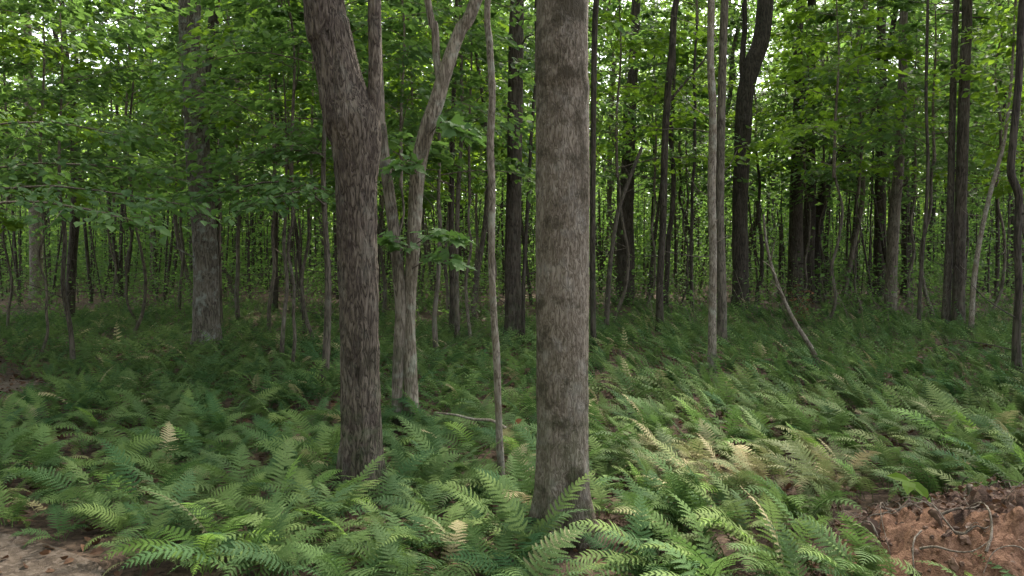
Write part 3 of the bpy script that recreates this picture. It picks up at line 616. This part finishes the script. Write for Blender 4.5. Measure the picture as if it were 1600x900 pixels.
rng = np.random.default_rng(1234)
PT = list(USED); cnt = 0; tries = 0
labs = [('slim dark trunk in the dim crowded woods behind the lichen-footed trunk', 'slim trees crowding the left background'),
        ('slim trunk in the tangled woods behind the twin-stemmed tree', 'slim trees crowding the middle background'),
        ('slim trunk in the backlit woods behind the leaning dead pole', 'slim trees crowding the right background')]
while cnt < 250 and tries < 6000:
    tries += 1
    d = math.sqrt(rng.uniform(15.0 ** 2, 62.0 ** 2)); px = rng.uniform(-260, 1860); x = (px - 800) / F_PX * d
    mind = .55 if d > 20 else 1.2
    if any((x - a) ** 2 + (d - b) ** 2 < mind ** 2 for a, b in PT): continue
    if d < 19 and any(abs(px - (800 + a / b * F_PX)) < 22 for a, b in USED): continue
    if abs(px - 1170) < 75 and d < 23.5: continue
    if px > 1150 and d > 24 and rng.random() < .25: continue
    if 40 < px < 220 and d > 20 and rng.random() < .8: continue
    PT.append((x, d)); cnt += 1
    thin = rng.random()
    thick = .35 + .5 * thin if d < 26 else .4 + 1.0 * thin ** 1.5
    hs = rng.uniform(.55, .9) if thick < .7 else rng.uniform(.8, 1.25)
    cr = MIDC[rng.integers(6)] if thick < .8 else TALL[rng.integers(5)]
    li = 0 if px < 560 else 1 if px < 900 else 2
    w = 'hair-thin' if thick < .5 else 'slim' if thick < .85 else 'sturdy'
    lab = (('%s background trunk standing closest to the %s' % (w, near_tree(x, d))) if d < 36 else ('%s trunk deep in the far woods past the %s' % (w, near_tree(x, d))))
    cr_s = 1.2 if (px < 900 and d > 20) else .95
    generic_tree(x, d, thick, hs, rng.integers(8), cr, cr_s * rng.uniform(.8, 1.15) if thick < .8 else cr_s * rng.uniform(.85, 1.15), lab, 'background trees: ' + lab, rng)
# trees standing beside and beyond the frame, which shade the place and close the view from a step aside
cnt = 0
while cnt < 26:
    s = -1 if cnt % 2 else 1; d = rng.uniform(2, 22) if s < 0 else rng.uniform(9, 24); x = s * (d * .72 + rng.uniform(2.0, 9))
    if any((x - a) ** 2 + (d - b) ** 2 < 2.2 ** 2 for a, b in PT): continue
    PT.append((x, d)); cnt += 1
    generic_tree(x, d, rng.uniform(.8, 1.5), rng.uniform(.8, 1.1), rng.integers(8), TALL[rng.integers(5)], rng.uniform(.8, 1.05),
                 'tree at the edge of the clearing ' + ('beside the dirt path' if s < 0 else 'past the earth heap'), 'trees round the clearing ' + ('by the path' if s < 0 else 'by the heap'), rng)

for k in range(44):  # unseen trees added left and behind the camera so skylight comes from the right
    for q in range(50):
        x, d = (-rng.uniform(5.0, 22), rng.uniform(-14, 6)) if k < 22 else (rng.uniform(-18, 2), rng.uniform(-24, -7))
        if x > -.72 * d - 2.5 and d > 0: continue
        if all((x - a) ** 2 + (d - b) ** 2 > 1.9 ** 2 for a, b in PT): break
    PT.append((x, d))
    generic_tree(x, d, rng.uniform(.7, 1.5), rng.uniform(.15, .55), rng.integers(8), TALL[rng.integers(5)], rng.uniform(.8, 1.05),
                 *(('unseen tree added across the dirt path to shade the left', 'added shade trees across the dirt path') if k < 22 else ('unseen tree added behind the camera to block frontal sky light', 'added shade trees behind the camera')), rng)
# --- the far wood, one mass
def far_wood():
    rng = np.random.default_rng(8); mb = MB()
    n = 420; d = rng.uniform(60, 120, n); x = rng.uniform(-1.05, 1.05, n) * d * .8
    for a, b in zip(x, d):
        h = rng.uniform(10, 18); r = rng.uniform(.08, .24)
        C = np.array([[a, b, -.2], [a + rng.normal(0, .3), b, h * .5], [a + rng.normal(0, .6), b, h]])
        V, F, _ = tube(C, np.array([r, r * .75, r * .4]), 5); mb.add(V, F, 0)
    m = 7600; d = rng.uniform(54, 122, m); x = rng.uniform(-1.1, 1.1, m) * d * .8
    z = np.where(rng.random(m) < .42, rng.uniform(8, 18, m), .4 + 8.5 * rng.beta(.9, 1.2, m)) * np.interp(d, [58, 125], [.8, 1.1])
    per = 30
    P = np.stack([x, d, z], 1)[:, None] + rng.normal(0, 1, (m, per, 3)) * np.array([1.5, 1.5, .55])
    P = P.reshape(-1, 3); P[:, 2] = np.clip(P[:, 2], .3, None); k = len(P)
    a = rng.uniform(0, 6.28, k); D = np.stack([np.cos(a), np.sin(a), rng.normal(-.2, .3, k)], 1)
    leaves(mb, P, D, np.array([0, 0, 1.]) + rng.normal(0, .55, (k, 3)), .62 * rng.uniform(.6, 1.2, k), 2, 1, np.clip(np.repeat(rng.normal(.5, .25, m), per) + rng.normal(0, .15, k), 0, 1))
    o = link('distant_woodland', mb.mesh('distant_woodland', [M_BARK_DARK, M_LEAF_CANOPY]))
    tag(o, 'far leafy woodland closing the view behind all the trunks', 'woodland', kind='stuff')
far_wood()

# --- low brush on the floor beyond the ferns
def brush():
    rng = np.random.default_rng(18); mb = MB()
    n = 1000; d = np.sqrt(rng.uniform(17 ** 2, 58 ** 2, n)); px = rng.uniform(-150, 1750, n); x = (px - 800) / F_PX * d
    for a, b in zip(x, d):
        z = gz1(a, b)
        for s in range(rng.integers(2, 5)):
            h = rng.uniform(.3, 1.3) * (1 + max(0, b - 24) * .05); e = rng.normal(0, .35, 2)
            p = np.array([a + rng.normal(0, .3), b + rng.normal(0, .3), z - .03])
            tw = np.array([p, p + [e[0] * h * .5, e[1] * h * .5, h * .55], p + [e[0] * h * 1.3, e[1] * h * 1.3, h]])
            V, F, _ = tube(tw, np.array([.009, .007, .003]), 3); mb.add(V, F, 0)
            m = int(rng.integers(8, 26) * (1 + max(0, b - 24) * .03)); u = rng.uniform(.3, 1.05, m)[:, None]
            P = tw[0] * (1 - u) + tw[2] * u + rng.normal(0, .14 * h + .05, (m, 3)); P[:, 2] = np.clip(P[:, 2], z + .03, None)
            an = rng.uniform(0, 6.28, m); D = np.stack([np.cos(an), np.sin(an), rng.normal(-.2, .3, m)], 1)
            leaves(mb, P, D, np.array([0, 0, 1.]) + rng.normal(0, .5, (m, 3)), rng.uniform(.07, .12, m) * (1 + max(0, b - 24) * .02), 2, 1, rng.uniform(0, 1, m))
    o = link('undergrowth', mb.mesh('undergrowth', [M_TWIG, M_LEAF_UNDER]))
    tag(o, 'low tangled twiggy undergrowth beyond the fern bed', 'undergrowth', kind='stuff')
brush()

def thicket():
    rng = np.random.default_rng(28); mb = MB()
    m = 6600; d = np.sqrt(rng.uniform(26 ** 2, 62 ** 2, m)); px = rng.uniform(-250, 1850, m); x = (px - 800) / F_PX * d
    keep = rng.random(m) < .97; d, x, px = d[keep], x[keep], px[keep]; m = len(d)
    z = .4 + 7.0 * rng.beta(1.0, 1.3, m); per = 26
    P = np.stack([x, d, z], 1)[:, None] + rng.normal(0, 1, (m, per, 3)) * np.array([.7, .7, .3])
    P = P.reshape(-1, 3); P[:, 2] = np.clip(P[:, 2], .15, None); k = len(P)
    a = rng.uniform(0, 6.28, k); D = np.stack([np.cos(a), np.sin(a), rng.normal(-.2, .3, k)], 1)
    leaves(mb, P, D, np.array([0, 0, 1.]) + rng.normal(0, .5, (k, 3)), .17 * rng.uniform(.6, 1.2, k), 2, 1, np.clip(np.repeat(rng.normal(.45, .25, m), per) + rng.normal(0, .15, k), 0, 1))
    for a, b, h in zip(x[::6], d[::6], z[::6]):
        e = rng.normal(0, .14, 2) * h
        C = np.array([[a, b, -.1], [a + e[0] * .4, b + e[1] * .4, h * .6], [a + e[0], b + e[1], h * 1.15 + 1.6]])
        V, F, _ = tube(C, np.array([.034, .026, .008]) * rng.uniform(.5, 2.2), 4); mb.add(V, F, 0)
    o = link('thicket', mb.mesh('thicket', [M_BARK_DARK, M_LEAF_UNDER]))
    tag(o, 'dense thicket of young growth filling the gaps between far trunks', 'thicket', kind='stuff')
thicket()

# ------------------------------------------------------------------ ferns
def frond_geo(rng, L, Wd, pairs, npin, phi0, arch, lod):
    n = 25; t = np.linspace(0, 1, n)
    phi = phi0 - arch * t ** 1.35; ds = L / (n - 1)
    x = np.concatenate([[0], np.cumsum(np.cos(phi[:-1]) * ds)]); z = np.concatenate([[0], np.cumsum(np.sin(phi[:-1]) * ds)])
    bend = rng.normal(0, .10) * L
    y = bend * t ** 2
    C = np.stack([x, y, z], 1); T = nrm(np.gradient(C, axis=0))
    Sd = nrm(np.cross(np.array([0, 0, 1.])[None], T)); tw = rng.normal(0, .25) + rng.normal(0, .2) * t
    Nn = np.cross(T, Sd)
    Sd2 = Sd * np.cos(tw)[:, None] + Nn * np.sin(tw)[:, None]; Nn2 = np.cross(T, Sd2)
    mb_V, mb_F = [], []; off = 0
    r = np.linspace(.0042, .001, n) * (1 if lod < 2 else 1.4)
    step = {0: 2, 1: 6, 2: 12}[lod]
    idx = np.arange(0, n, step); V, F, _ = tube(C[idx], r[idx], 3)
    mb_V.append(V); tri = np.concatenate([F[:, [0, 1, 2]], F[:, [0, 2, 3]]]); mb_F.append(tri); off = len(V)
    t0 = rng.uniform(.16, .24)
    uu = (np.arange(pairs) + .5) / pairs; uu = 1 - (1 - uu) ** 1.15
    for u in uu:
        tt = t0 + (1 - t0) * u; q = tt * (n - 1); i = min(int(q), n - 2); f = q - i
        p = C[i] * (1 - f) + C[i + 1] * f; Td, Sv, Nv = T[i], Sd2[i], Nn2[i]
        pr = (u + .10) ** .45 * (1 - u) ** .85 * 1.62
        for s in (-1, 1):
            l = Wd * pr * rng.uniform(.82, 1.1)
            if l < .006 or rng.random() < .025: continue
            a = R(12 + 30 * u + rng.normal(0, 3))
            d = nrm(Sv * s * math.cos(a) + Td * math.sin(a)); w = nrm(np.cross(Nv, d))
            dr = rng.uniform(.10, .35) * l; hw = (.16 if lod == 0 else .17) * l + .004
            hw = min(hw, L * (1 - t0) / pairs * (.43 if lod == 0 else .44 if lod == 1 else .5)) * (.45 + .55 * min(1, l / (Wd * .6)))
            lift = .1 * l
            if lod >= 1:
                V = np.array([p, p + d * l * .35 + w * hw + Nv * lift * .6, p + d * l - Nv * dr, p + d * l * .35 - w * hw + Nv * lift * .6]); mb_V.append(V)
                mb_F.append(np.array([[0, 1, 2], [0, 2, 3]]) + off); off += 4; continue
            k = npin; sj = np.linspace(.02, 1, k + 1)
            sp = p + d * l * sj[:, None] + Nv * (lift * np.sin(math.pi * sj * .6) - dr * sj ** 2)[:, None]
            tp = (1 - sj[:-1]) ** .55 * .95 + .08
            rows = [sp]; 
            for sg in (-1, 1):
                e1 = sp[:-1] * .82 + sp[1:] * .18 + w * (sg * hw * tp)[:, None] * .86 + d * hw * .10
                e2 = sp[:-1] * .30 + sp[1:] * .70 + w * (sg * hw * tp)[:, None] + d * hw * .26
                rows += [e1, e2]
            V = np.concatenate(rows); j = np.arange(k); b0 = k + 1
            Fs = []
            for m in (0, 1):
                e1 = b0 + m * 2 * k + j; e2 = e1 + k
                Fs += [np.stack([j, e1, e2], 1), np.stack([j, e2, j + 1], 1)]
            mb_V.append(V); mb_F.append(np.concatenate(Fs) + off); off += len(V)
    return np.concatenate(mb_V), np.concatenate(mb_F)

rng = np.random.default_rng(44)
FR0 = []; FR0G = []
for k in range(14):
    L = rng.uniform(.62, .80); V, F = frond_geo(rng, L, L * rng.uniform(.17, .215), 17 if k < 6 else 20, 8 if k < 6 else 7, R(rng.uniform(52, 84)), R(rng.uniform(50, 120)), 0)
    mb = MB(); mb.add(V, F, 0, False); FR0.append(mb.mesh('frond', M_FERN)); FR0G.append((V, F))
FR1G = [frond_geo(rng, L, L * rng.uniform(.18, .225), 14, 1, R(rng.uniform(52, 84)), R(rng.uniform(45, 115)), 1) for L in rng.uniform(.62, .8, 12)]
FR2G = [frond_geo(rng, L, L * rng.uniform(.19, .23), 9, 1, R(rng.uniform(52, 82)), R(rng.uniform(45, 110)), 2) for L in rng.uniform(.62, .8, 10)]

def project(x, y, z):
    v = np.array([x, y, z - CAM_H]); f = v[1] * CP - v[2] * SP; u = v[1] * SP + v[2] * CP
    return 800 + v[0] / f * F_PX, 450 - u / f * F_PX

# bleached patch and other dry spots (pixel centre on the ground, radius m)
DRY = [(gp(1140, 760), .50), (gp(1225, 775), .42), (gp(1060, 730), .22), (gp(1300, 745), .3)]
BARE = [(gp(200, 790), .22), (gp(425, 690), .30), (gp(175, 700), .2), (gp(745, 735), .28), (gp(1385, 560), .4), (gp(1450, 545), .6), (gp(970, 780), .22), (gp(1240, 520), .7), (gp(540, 640), .3), (gp(1290, 640), .3), (at(1420, 790, 4.75), .30)]

def fern_ok(x, y):
    if x < path_edge(y) + .1: return False
    if y < 4.7 and .10 < x < .86: return False
    if B_L[1] - .45 < y < B_L[1] and abs(x - B_L[0] + .06) < .22: return False
    if mound_f(x, y) < 1.0: return False
    for a, b, r in EXCL:
        if (x - a) ** 2 + (y - b) ** 2 < r * r: return False
    for c, r in BARE:
        if (x - c[0]) ** 2 + (y - c[1]) ** 2 < r * r: return False
    return True

rng = np.random.default_rng(2024)
plants = []     # x, y, size, dry, tint, lean azimuth, lean strength
hero = [(255, 862), (330, 872), (395, 850), (470, 880), (520, 838), (565, 895), (610, 862), (660, 845), (700, 880), (755, 868), (800, 893), (822, 885), (1030, 875), (1065, 890), (1120, 905), (1160, 868), (640, 770), (690, 765), (735, 790), (1030, 820), (600, 800), (450, 815), (370, 800), (1090, 830), (430, 905), (690, 915), (480, 932), (545, 938), (620, 935), (760, 930), (810, 936), (1050, 930), (1120, 935), (1000, 940), (390, 925), (320, 905)]
for (px, py) in hero:
    g = gp(px, py); plants.append((g[0], g[1], rng.uniform(.66, .86)))
pts = [(a, b) for a, b, _ in plants]
cell = {}
def near(x, y, r):
    for i in range(int((x - r) // .5), int((x + r) // .5) + 1):
        for j in range(int((y - r) // .5), int((y + r) // .5) + 1):
            for a, b in cell.get((i, j), ()):
                if (a - x) ** 2 + (b - y) ** 2 < r * r: return True
    return False
for a, b in pts: cell.setdefault((int(a // .5), int(b // .5)), []).append((a, b))
N_TRY = 95000
ty = np.sqrt(rng.uniform(3.3 ** 2, 27.0 ** 2, N_TRY)); tx = rng.uniform(-.78, .78, N_TRY) * (ty + 1.2)
dn = fbm(np.stack([tx * .55, ty * .55, tx * 0], 1), 3, 77)
for x, y, q in zip(tx, ty, dn):
    lim = .185 + .0078 * y
    if y > 18 and q < .40 + .02 * (y - 18): continue
    if q < .33: lim += .07
    if near(x, y, lim) or not fern_ok(x, y): continue
    cell.setdefault((int(x // .5), int(y // .5)), []).append((x, y))
    sz = (rng.uniform(.5, .85) if y < 6 else rng.uniform(.48, .85)) * (1 - .008 * max(0, y - 8))
    if x < path_edge(y) + .6: sz *= .75
    plants.append((x, y, sz))
full = []
for (x, y, s) in plants:
    dr = 0
    for c, r in DRY:
        dr = max(dr, np.exp(-((x - c[0]) ** 2 + (y - c[1]) ** 2) / (r * r)))
    dr = float(np.clip(dr * rng.uniform(.3, 1.15), 0, .95)) if dr > .08 else (rng.uniform(0, .18) if x > 1 and y < 9 else rng.uniform(0, .06))
    tn = float(np.clip(rng.normal(.42, .2), 0, 1))
    full.append((x, y, s, dr, tn))
def vis(p):
    a, b = project(p[0], p[1], .3); return -40 < a < 1640 and b < 1010
order = sorted(range(len(full)), key=lambda i: (not vis(full[i]), full[i][1]))
IND = set(order[:300])

def frond_pose(x, y, rng, k, n):
    """azimuth and tilt of frond k: on the right the whole bed leans towards the open left, elsewhere rosettes"""
    if x > .7: az = R(180) + rng.normal(.15, .75)
    elif y < 5.3: az = k * 6.283 / n + rng.normal(0, .45)
    else: az = rng.uniform(0, 6.283)
    return az, rng.normal(-.22 if x > .7 else 0, .14), rng.uniform(.72, 1.1)

LANDMARKS = [('leaning brown trunk', B_L), ('thickest pale trunk', B_R), ('twin-stemmed tree', B_T), ('heap of red earth', (MC[0], MC[1])), ('splintered stake', gp(1516, 800)),
             ('bare dirt path at its bend', (-2.0, 4.3)), ('bare dirt path further along', (-4.6, 6.2)), ('fallen pale branch', at(710, 648, 6.5)), ('leaning dead pole', at(1291, 588, 10.7)), ('broad-leaved seedling', gp(1425, 800))] + [(sh, p) for sh, p in NEAR_NAMES]
def nearest(x, y, lst): return min(lst, key=lambda q: (q[1][0] - x) ** 2 + (q[1][1] - y) ** 2)[0]
def fern_label(x, y, dry, young, s):
    lm = nearest(x, y, LANDMARKS); size = 'large' if s > .8 else 'small' if s < .62 else 'medium-sized'
    if young: l = 'fresh yellow-green fern growing closest to the ' + lm
    elif dry > .42: l = 'bleached straw-coloured fern growing closest to the ' + lm
    elif dry > .2: l = 'half-faded olive fern growing closest to the ' + lm
    else: l = size + ' green fern growing closest to the ' + lm
    return l, 'ferns: ' + l

YOUNG = {5, len(hero) - 1}
st = {1: MB(), 2: MB()}
frng = np.random.default_rng(31)
for i, (x, y, s, dry, tint) in enumerate(full):
    z = gz1(x, y) - .015
    n = frng.integers(7, 12) if y < 9 else frng.integers(6, 10)
    if i in IND:
        young = i in YOUNG; lab, grp = fern_label(x, y, dry, young, s)
        t = thing('fern', lab, 'fern', (x, y, z), 0, grp)
        for k in range(n):
            az, ti, sc = frond_pose(x, y, frng, k, n)
            o = link('frond', FR0[frng.integers(14)], t, (frng.normal(0, .035), frng.normal(0, .035), 0), (frng.normal(0, .12), ti, az), (s * sc,) * 3)
            if frng.random() < (.05 if x > .7 else .015) or young: o.material_slots[0].link = 'OBJECT'; o.material_slots[0].material = M_FERN_YOUNG
            o['tint'] = float(np.clip(tint + frng.normal(0, .26), 0, 1)); o['dry'] = float(np.clip(dry * frng.uniform(.45, 1.5) + (frng.uniform(.35, .9) if frng.random() < .03 else 0), 0, 1))
    else:
        lod = 1 if y < 11.5 else 2
        lib = FR1G if lod == 1 else FR2G
        for k in range(n):
            az, ti, sc = frond_pose(x, y, frng, k, n); V, F = lib[frng.integers(len(lib))]
            ca, sa = math.cos(az), math.sin(az); ct, s_t = math.cos(ti), math.sin(ti)
            M = np.array([[ca, -sa, 0], [sa, ca, 0], [0, 0, 1]]) @ np.array([[ct, 0, s_t], [0, 1, 0], [-s_t, 0, ct]])
            st[lod].add(V @ M.T * (s * sc) + np.array([x + frng.normal(0, .05), y + frng.normal(0, .05), z]), F, 0, False,
                        tint=np.clip(tint + frng.normal(0, .26), 0, 1), dry=np.clip(dry * frng.uniform(.45, 1.5) + (frng.uniform(.35, .9) if frng.random() < .03 else 0), 0, 1))
tag(link('fern_bed', st[1].mesh('fern_bed', M_FERN)), 'bed of green ferns spreading past the twin-stemmed tree', 'ferns', kind='stuff')
tag(link('fern_carpet', st[2].mesh('fern_carpet', M_FERN)), 'distant carpet of ferns below the crowded trunks', 'ferns', kind='stuff')
print('ferns', len(full), len(st[1].V), st[1].n, st[2].n)

# ------------------------------------------------------------------ the heap of dug earth, with its roots and clods
def mound():
    xs = np.linspace(MC[0] - MR[0] * 1.25, MC[0] + MR[0] * 1.6, 150); ys = np.linspace(MC[1] - MR[1] * 1.5, MC[1] + MR[1] * 1.35, 110)
    X, Y = np.meshgrid(xs, ys); x, y = X.ravel(), Y.ravel()
    q = mound_f(x, y); h = .40 * np.clip(1 - q / 1.15, 0, 1) ** .75
    h = h * (0.75 + .5 * fbm(np.stack([x * 2.2, y * 2.2, x * 0], 1), 2, 60))
    big = fbm(np.stack([x * 6, y * 6, x * 0], 1), 4, 61) - .5; fine = fbm(np.stack([x * 22, y * 22, x * 0], 1), 3, 62) - .5
    e = np.clip(1.25 - q, 0, 1)
    z = gz(x, y) - .03 + h + e * (.32 * big + .12 * fine)
    base = np.array([MC[0], MC[1], 0.])
    nx = len(xs); i = np.arange(len(ys) - 1)[:, None] * nx + np.arange(nx - 1)[None]
    F = np.stack([i, i + 1, i + nx + 1, i + nx], -1).reshape(-1, 4)
    cn = fbm(np.stack([x * 3, y * 3, x * 0 + 3], 1), 3, 66)
    crust = ((x - 2.0) / .45) ** 2 + ((y - 3.66) / .36) ** 2 + (cn - .5) * 3.2 > 1
    fm = crust[F[:, 0]]
    t = thing('earth_heap', 'heap of freshly dug reddish earth capped with dark roots and litter', 'earth heap', base)
    mb = MB(); mb.add(np.stack([x, y, z], 1) - base, F[~fm], 0); mb.F4.append((F[fm], 1, True))
    link('earth', mb.mesh('earth', [M_EARTH, M_CRUST]), t)
    from_xy = lambda a, b: float(z[np.argmin((x - a) ** 2 + (y - b) ** 2)])
    rng = np.random.default_rng(6)
    cl = []
    th, ph = np.meshgrid(np.linspace(0, 2 * math.pi, 9)[:-1], np.linspace(0, math.pi, 6)); 
    for k in range(4):
        V = np.stack([np.cos(th) * np.sin(ph), np.sin(th) * np.sin(ph), np.cos(ph)], -1).reshape(-1, 3)
        V = V * (.2 + 1.6 * fbm(V * 2.3 + 3 * k, 3, 90 + k))[:, None] * np.array([1, .85, .7])
        i = np.arange(5)[:, None] * 8; j = np.arange(8)[None]; Fq = np.stack([i + j, i + (j + 1) % 8, i + 8 + (j + 1) % 8, i + 8 + j], -1).reshape(-1, 4)
        m = MB(); m.add(V, Fq[:, ::-1], 0, False); cl.append(m.mesh('clod', M_CLOD))
    for k in range(290):
        a = rng.uniform(0, 6.28); r = rng.uniform(.15, 1.05) ** .6
        cx, cy_ = MC[0] + math.cos(a) * MR[0] * r, MC[1] + math.sin(a) * MR[1] * r
        s = rng.uniform(.008, .024) * rng.choice([.7, 1, 1.5, 2.4], p=[.35, .35, .2, .1]); o = link('clod', cl[rng.integers(4)], t, np.array([cx, cy_, from_xy(cx, cy_) + s * .1]) - base, rng.uniform(0, 6, 3), s * rng.uniform(.5, 1.5, 3))
    for k in range(60):
        a = rng.uniform(0, 6.28); r = rng.uniform(.1, 1.0) ** .5
        cx, cy_ = MC[0] + math.cos(a) * MR[0] * r, MC[1] + math.sin(a) * MR[1] * r
        L = rng.uniform(.12, .45); dz = rng.uniform(0, 6.28); P = []
        for u in np.linspace(0, 1, 5):
            px_, py_ = cx + math.cos(dz + u * .8) * L * u, cy_ + math.sin(dz + u * .8) * L * u
            P.append([px_, py_, from_xy(px_, py_) + .012 + .07 * math.sin(u * math.pi) * rng.uniform(.1, 1)])
        link('root', trunk_mesh('root', spline(np.array(P) - base, 12), np.linspace(.0055, .0015, 12) * rng.uniform(.5, 1.5), 5, M_TWIG, 0, flare=0), t)
    return from_xy
MZ = mound()

# broken stake standing in the heap
p = at(1519, 835, 4.25); b = np.array([p[0], 4.25, MZ(p[0], 4.25)]); top = at(1511, 757, 4.25)
st_t = thing('broken_stake', 'short splintered wooden stake poking up behind the earth heap', 'stake', b)
C = spline(np.array([[0, 0, -.08], (top - b) * .5 + [.006, 0, 0], top - b]), 14)
link('shaft', trunk_mesh('shaft', C, np.interp(np.linspace(0, 1, 14), [0, .8, .92, 1], [.024, .019, .012, .003]), 9, M_BARK_TAN, .25, (5, 6), 0, .1, 3), st_t)

# bright broad-leaved seedling at the edge of the heap
p = at(1420, 790, 4.8); b = np.array([p[0], p[1], gz1(p[0], p[1])]); rng = np.random.default_rng(3)
t = thing('seedling', 'seedling with broad bright yellow-green leaves behind the earth heap', 'seedling', b)
zt = at(1400, 752, p[1])[2] - b[2]
V, F, _ = tube(spline(np.array([[0, 0, -.02], [.01, 0, zt * .5], [0, -.01, zt]]), 6), .004, 5); m = MB(); m.add(V, F); link('stem', m.mesh('stem', M_TWIG), t)
m = MB(); leaves(m, np.zeros((1, 3)), np.array([[1., 0, 0]]), np.array([[0, 0, 1.]]), np.array([1.]), 4, 0, np.array([.7])); lm = m.mesh('leaf', M_LEAF_YELLOW)
for a, e, s in ((-.5, .7, .17), (2.6, -.2, .13), (1.0, .1, .14), (4.2, .2, .15)):
    link('leaf', lm, t, (0, 0, zt), (rng.normal(0, .2), e, a), (s, s * .8, s))

# rusty dead twig bush, pale fallen branch
p = at(1251, 478, 18.5); b = np.array([p[0], p[1], gz1(p[0], p[1])]); m = MB(); rng = np.random.default_rng(12)
t = thing('dead_bush', 'small upright bush of rusty dead needles', 'dead bush', b)
for k in range(4):
    a = rng.uniform(0, 6.28); h = rng.uniform(.5, .95)
    spray(m, rng, np.array([[0, 0, 0], [math.cos(a) * .08, math.sin(a) * .08, h * .5], [math.cos(a) * .22, math.sin(a) * .22, h]]), .008, 6, .16, 9, .07, 2, start=.2, flat=.6)
link('crown', m.mesh('crown', [M_TWIG, M_RUST]), t)
Q = np.array([at(682, 645, 6.6), at(710, 648, 6.55), at(740, 655, 6.5), at(768, 657, 6.45)]); b = np.array([Q[0, 0], Q[0, 1], gz1(*Q[0, :2])])
t = thing('fallen_branch', 'thin pale fallen branch caught among ferns beside the crooked pale stem', 'branch', b)
Q2 = np.vstack([Q, Q[-1] + [.12, -.02, -.06]])
link('stick', trunk_mesh('stick', spline(Q2 - b, 30), np.linspace(.007, .014, 30), 8, M_BARK_PALE, .1, (5, 5), 0, .1, 2), t)

# ------------------------------------------------------------------ dead leaves on the bare ground
def litter():
    rng = np.random.default_rng(77); mb = MB()
    n = 17000; y = np.sqrt(rng.uniform(2.6 ** 2, 14 ** 2, n)); x = rng.uniform(-.85, .85, n) * (y + .6)
    keep = np.ones(n, bool)
    on_path = x < np.array([path_edge(v) for v in y]) - .2
    keep &= ~(on_path & (rng.random(n) < .2)); x, y = x[keep], y[keep]; n = len(x)
    q = mound_f(x, y); z = gz(x, y) + .012
    inm = q < 1.1
    z[inm] = [MZ(a, b) + .01 for a, b in zip(x[inm], y[inm])]
    drop = inm & (rng.random(n) < .1); x, y, z = x[~drop], y[~drop], z[~drop]; n = len(x)
    hn = 1700; ha = rng.uniform(0, 6.28, hn); hr = np.sqrt(rng.uniform(.05, 1.3, hn))
    hx, hy = MC[0] + np.cos(ha) * MR[0] * hr, MC[1] + np.sin(ha) * MR[1] * hr
    kp = ((hx - 2.0) / .45) ** 2 + ((hy - 3.66) / .36) ** 2 + rng.normal(0, .4, hn) > 1.1; hx, hy = hx[kp], hy[kp]
    x = np.concatenate([x, hx]); y = np.concatenate([y, hy]); z = np.concatenate([z, [MZ(a, b) + .008 for a, b in zip(hx, hy)]]); n = len(x)
    a = rng.uniform(0, 6.28, n); D = np.stack([np.cos(a), np.sin(a), rng.normal(.1, .3, n)], 1)
    leaves(mb, np.stack([x, y, z + rng.uniform(0, .02, n)], 1), D, np.array([0, 0, 1.]) + rng.normal(0, .7, (n, 3)), np.where(mound_f(x, y) < 1.4, rng.uniform(.018, .05, n), rng.uniform(.03, .08, n)), 4, 0, np.clip(rng.beta(1.1, 3.0, n), 0, 1))
    tag(link('leaf_litter', mb.mesh('leaf_litter', M_DEADLEAF)), 'scattered brown dead leaves on the bare ground', 'leaf litter', kind='stuff')
litter()

for px, py, d, lab, sz, mt in ((805, 662, 6.3, 'single orange dead leaf lying on the ferns beside the thickest trunk', .075, M_RUST), (364, 862, 4.35, 'single tan curled dead leaf caught on the front ferns', .07, M_DEADLEAF)):
    p = at(px, py, d); m = MB(); leaves(m, np.zeros((1, 3)), np.array([[.6, -.4, .5]]), np.array([[-.2, -.8, .6]]), np.array([sz]), 4, 0, np.array([1.]))
    tag(link('dead_leaf', m.mesh('dead_leaf', mt), None, p), lab, 'leaf')
